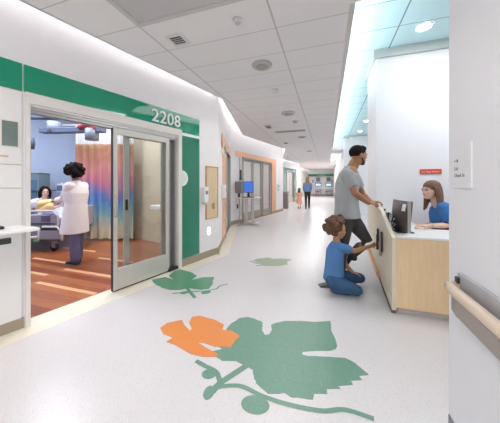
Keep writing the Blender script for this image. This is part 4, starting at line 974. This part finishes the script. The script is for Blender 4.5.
m.build('trousers', SHOE, t, vox=.01, smooth=2)
for h_ in (hp1, hp2): shoe(Vector((h_.x, h_.y, .09))-RT*.33, -RT, t, 1.0)
m = MB(); m.loft([wN+RT*.045+BK*.034*math.cos(k*.785)+UP*.034*math.sin(k*.785) for k in range(9)], [.005]*9, n=6); m.build('bracelet', STEEL, t)

# ------------------------------------------------ doctor seen from behind
t = person('person', 'dark haired clinician in long white coat standing by the bed, seen from behind', 'person', Vector((*at(72, 264, 3.86).xy, 0)))
d0 = 3.86; hf = (-RT*.80+BK*.55-UP*.08).normalized(); hc = at(74, 171.5, d0); sd = (RT*.55+BK*.80).normalized()
sA, eA, wA = at(69.5, 186, 3.74), at(63.5, 199, 3.80), at(57, 200.5, 4.05)
sB, eB, wB = at(83.5, 186, 3.98), at(83, 202, 4.08), at(70, 205, 4.15)
hA, kA, aA = at(73, 222, 3.80), at(74.5, 240, 3.80), at(75.5, 258, 3.82); hB, kB, aB = at(79, 222, 3.92), at(78.5, 240, 3.92), at(77.5, 257, 3.95)
m = MB(); P, ax = head_shapes(m, hc, hf, UP, .98)
m.loft([at(76, 184, d0), at(75, 176, d0)], [.055, .05])
m.loft([at(76, 220, d0), at(76, 205, d0), at(76, 192, d0), at(76, 186, d0)], [(.15, .11), (.13, .10), (.17, .11), (.14, .07)], side=sd, n=18)
for a, b, c in ((sA, eA, wA), (sB, eB, wB)): limb(m, [a, a.lerp(b, .5), b, b.lerp(c, .4), c], [.05, .045, .038, .036, .025])
hand(m, wA, -RT+BK*.5, -UP, .95, .5, thumb=1); hand(m, wB, -RT+BK*.2, -UP, .95, .5, thumb=-1)
for a, b, c in ((hA, kA, aA), (hB, kB, aB)): limb(m, [a, a.lerp(b, .5), b, b.lerp(c, .35), c], [.08, .07, .052, .05, .035])
m.build('body', SK_M, t, vox=.007, smooth=3); face_parts(P, ax, .98, t)
random.seed(9); m = MB(); m.ell(P(-.035, 0, .03), (.105, .105, .105), ax)
for k in range(130):
    v = Vector((random.gauss(0, 1), random.gauss(0, 1), random.gauss(0, 1))).normalized()
    if v.x > .5 and v.z < .4: continue
    r = random.uniform(.95, 1.12); m.ell(P(-.035+v.x*.118*r, v.y*.122*r, .03+v.z*.112*r-.01), [random.uniform(.018, .034)]*3, n=8, m=6)
m.build('hair', HAIR_B, t, vox=.008, smooth=1)
m = MB()
m.loft([at(75, 232.5, d0), at(75.2, 222, d0), at(75.6, 211, d0), at(76, 203, d0), at(76, 193, d0), at(76, 187, d0), at(76, 181.5, d0)], [(.205, .165), (.19, .155), (.172, .14), (.16, .13), (.185, .135), (.17, .10), (.07, .06)], side=sd, caps='flat', n=24)
for a, b, c in ((sA, eA, wA), (sB, eB, wB)): m.loft([a, a.lerp(b, .5), b, b.lerp(c, .5), b.lerp(c, .9)], [.072, .066, .058, .054, .052], caps='flat', n=14); m.ell(a, (.074, .074, .07))
co_ = m.build('lab_coat', CLOTHW, t, vox=.008, smooth=3)
m = MB()
for z in (192, 183.5): pass
m.loft([at(75.5, 181, d0-.0), at(76.2, 184.5, d0)], [(.068, .06), (.085, .072)], side=sd, caps='flat', n=18); m.build('collar', CLOTHW, co_)
SCR = mat('slate violet scrubs', (.13, .135, .25), .85, bump=.5, bscale=14)
m = MB(); m.loft([at(76, 216, d0), at(76, 224, d0)], [(.15, .12), (.15, .12)], side=sd)
for a, b, c in ((hA, kA, aA), (hB, kB, aB)): limb(m, [a, a.lerp(b, .5), b, b.lerp(c, .5), c+UP*.0], [.095, .088, .078, .076, .072])
m.build('trousers', SCR, t, vox=.008, smooth=3)
shoe(Vector((*aA.xy, .085)), -RT*.9+BK*.2, t, 1.0); shoe(Vector((*aB.xy, .085)), -RT*.8+BK*.4, t, 1.0)

# ------------------------------------------------ child patient in the bed
t = person('person', 'dark haired child patient in white gown sitting up in the hospital bed', 'person', at(46, 212, 4.95))
d0 = 4.98; hf = (RT*.75-BK*.6-UP*.08).normalized(); hc = at(45, 192, d0)
m = MB(); P, ax = head_shapes(m, hc, hf, UP, .92)
m.loft([at(44, 202, d0), at(44.5, 197, d0)], [.045, .042])
m.loft([at(47, 216, d0), at(45, 209, d0), at(44, 203, d0)], [(.11, .09), (.10, .08), (.11, .06)], side=BK, n=16)
limb(m, [at(48, 204, 4.85), at(51, 209, 4.75), at(56.5, 207, 4.72)], [.04, .032, .022]); hand(m, at(56.5, 207, 4.72), RT+UP*.3, -BK, .7, .5)
limb(m, [at(40, 204, 5.05), at(38, 211, 4.95), at(44, 213, 4.85)], [.04, .032, .022]); hand(m, at(44, 213, 4.85), RT, -UP, .7, .5, thumb=-1)
limb(m, [at(48, 216, 4.92), at(60, 212, 4.9), at(70, 217, 4.9)], [.06, .05, .035]); limb(m, [at(48, 215, 5.08), at(60, 211, 5.08), at(70, 216, 5.08)], [.06, .05, .035])
m.build('body', SK_L, t, vox=.007, smooth=2); face_parts(P, ax, .92, t)
m = MB(); m.ell(P(-.03, 0, .035), (.10, .09, .095), ax)
for q in (-1, 1): m.loft([P(.02, q*.065, .06), P(.0, q*.085, -.02), P(-.01, q*.09, -.12)], [.03, .035, .025], n=10)
m.build('hair', HAIR_B, t, vox=.008, smooth=2)
m = MB(); m.loft([at(47, 217, d0), at(45, 209, d0), at(44, 204, d0), at(44.2, 200.5, d0)], [(.135, .12), (.125, .105), (.13, .085), (.06, .05)], side=BK, caps='flat', n=18)
m.loft([at(48, 204, 4.87), at(50.3, 208, 4.78)], [.055, .055], n=12, caps='flat'); m.loft([at(40, 204, 5.05), at(38.5, 209, 4.98)], [.055, .055], n=12, caps='flat')
m.build('gown', CLOTHW, t, vox=.01, smooth=2)
# yellow toy cushion on the lap, pillow, blanket
m = MB(); m.loft([at(38.5, 207, 4.74), at(43, 203.5, 4.72), at(50, 202, 4.72)], [(.05, .07), (.08, .11), (.06, .08)], side=UP, n=14); m.loft([at(42, 210, 4.7), at(50, 206, 4.7)], [.06, .07], n=12)
tag(rebase(m.build('plush_cushion', mat('yellow orange plush', (.80, .58, .27), .9, bump=.6, bscale=20, var=.2, scale=6), vox=.01, smooth=3), at(44, 210, 4.72)), 'yellow and orange soft cushion hugged by the child in bed', 'cushion')
m = MB(); m.loft([at(26, 208, 5.1), at(40, 201, 5.1)], [(.20, .08), (.20, .07)], side=BK, n=16, power=.7)
tag(rebase(m.build('pillow', mat('white pillow', (.80, .80, .86), .85, bump=.4, bscale=8), vox=.014, smooth=4), at(32, 208, 5.1)), 'white pillow propped behind the child patient', 'pillow')
m = MB(); m.loft([at(44, 217, 5.0), at(54, 213, 5.0), at(61, 210, 5.0), at(67, 214, 5.0), at(76, 218, 5.0)], [(.24, .05), (.25, .08), (.26, .08), (.27, .06), (.27, .05)], side=BK, n=20, power=.8)
tag(rebase(m.build('blanket', mat('pale blue blanket', (.55, .62, .84), .9, bump=.7, bscale=9, var=.1, scale=5), vox=.014, smooth=4), at(60, 218, 4.95)), 'rumpled pale blue blanket over the child patient legs', 'blanket')

# ------------------------------------------------ walking woman and small child far down the hall
def walker(base, h, label, skin, hairm, top, bottom, dress=None, stride=.18, hairlong=.2):
    t = person('person', label, 'person', base); b = Vector(base); s = h/1.66; R = RT.copy(); f = Vector((0, 1, 0)); R = Vector((1, 0, 0))
    J = lambda x, y, z: b+R*x*s+f*y*s+UP*z*s
    m = MB(); P, ax = head_shapes(m, J(0, .02, 1.55), f, UP, s if h > 1.3 else s*1.25)
    m.loft([J(0, 0, 1.38), J(0, .01, 1.47)], [.05*s, .048*s])
    m.loft([J(0, 0, .90), J(0, 0, 1.08), J(0, 0, 1.27), J(0, 0, 1.38)], [(.15*s, .10*s), (.115*s, .085*s), (.16*s, .10*s), (.13*s, .06*s)], side=R, n=16)
    arms = []
    for q in (-1, 1):
        sh_, el, wr = J(q*.175, 0, 1.34), J(q*.20, -.03, 1.08), J(q*.175, .10, .88); arms.append((sh_, el, wr))
        limb(m, [sh_, el, wr], [.045*s, .036*s, .024*s]); hand(m, wr, -UP+f*.2, R*-q, s*.95, .4, thumb=-q)
    legs = []
    for q in (-1, 1):
        hp, kn, an = J(q*.08, 0, .88), J(q*.075, q*stride*.5+.03, .48), J(q*.065, q*stride, .09); legs.append((hp, kn, an))
        limb(m, [hp, kn, an], [.085*s, .055*s, .036*s])
    m.build('body', skin, t, vox=.012, smooth=2); face_parts(P, ax, s, t)
    hs = s if h > 1.3 else s*1.25
    m = MB(); m.ell(P(-.02, 0, .035), (.108*hs, .092*hs, .10*hs), ax)
    if hairlong: m.loft([P(-.06, 0, .02), P(-.08, 0, -.1), P(-.085, 0, -.1-hairlong)], [(.09*hs, .05*hs), (.11*hs, .05*hs), (.07*hs, .03*hs)], side=ax[1], n=14)
    m.build('hair', hairm, t, vox=.012, smooth=2)
    m = MB()
    if dress:
        m.loft([J(0, 0, .42), J(0, 0, .70), J(0, 0, 1.02), J(0, 0, 1.25), J(0, 0, 1.42)], [(.27*s, .24*s), (.21*s, .17*s), (.15*s, .12*s), (.18*s, .12*s), (.08*s, .06*s)], side=R, caps='flat', n=18)
    else:
        m.loft([J(0, 0, .88), J(0, 0, 1.08), J(0, 0, 1.27), J(0, 0, 1.36), J(0, 0, 1.43)], [(.19*s, .14*s), (.16*s, .12*s), (.185*s, .125*s), (.16*s, .08*s), (.07*s, .06*s)], side=R, caps='flat', n=18)
    for a, e, w in arms: m.loft([a, e] + ([] if dress else [e.lerp(w, .8)]), [.06*s, .052*s]+([] if dress else [.045*s]), caps='flat', n=12)
    m.build('dress' if dress else 'jacket', top, t, vox=.013, smooth=2)
    if not dress:
        m = MB(); m.loft([J(0, 0, .84), J(0, 0, .95)], [(.155*s, .12*s)]*2, side=R)
        for a, k, n_ in legs: limb(m, [a, k, n_], [.095*s, .066*s, .048*s])
        m.build('trousers', bottom, t, vox=.013, smooth=2)
    for a, k, n_ in legs: shoe(Vector((n_.x, n_.y, b.z+.085*s)), f, t, s)
wb = Vector((-1.0, 13.02, 0)); walker(wb, 1.70, 'woman with long light brown hair in blue jacket walking away', SK_L, mat('light brown hair', (.30, .17, .07), .6), mat('denim blue jacket', (.12, .22, .42), .8), BLACK, hairlong=.22)
walker(Vector((-1.42, 12.8, 0)), 1.08, 'small child in coral pink dress walking beside the woman', SK_L, HAIR_L, mat('coral dress', (.88, .38, .28), .8), None, dress=True, stride=.12, hairlong=.08)


# ================================================================== CAMERA
cam = bpy.data.cameras.new('Camera'); co = bpy.data.objects.new('Camera', cam); COL.objects.link(co)
co.location = (0, 0, CH); co.rotation_euler = (math.radians(90), 0, TH)
cam.sensor_width = 36; cam.lens = FPX/500*36; cam.shift_y = -(211.5-HZ)/500; cam.clip_start = 0.05; cam.clip_end = 100
SC.camera = co
SC.view_settings.view_transform = 'Standard'; SC.view_settings.look = 'None'; SC.view_settings.gamma = 1; SC.view_settings.exposure = 0.06
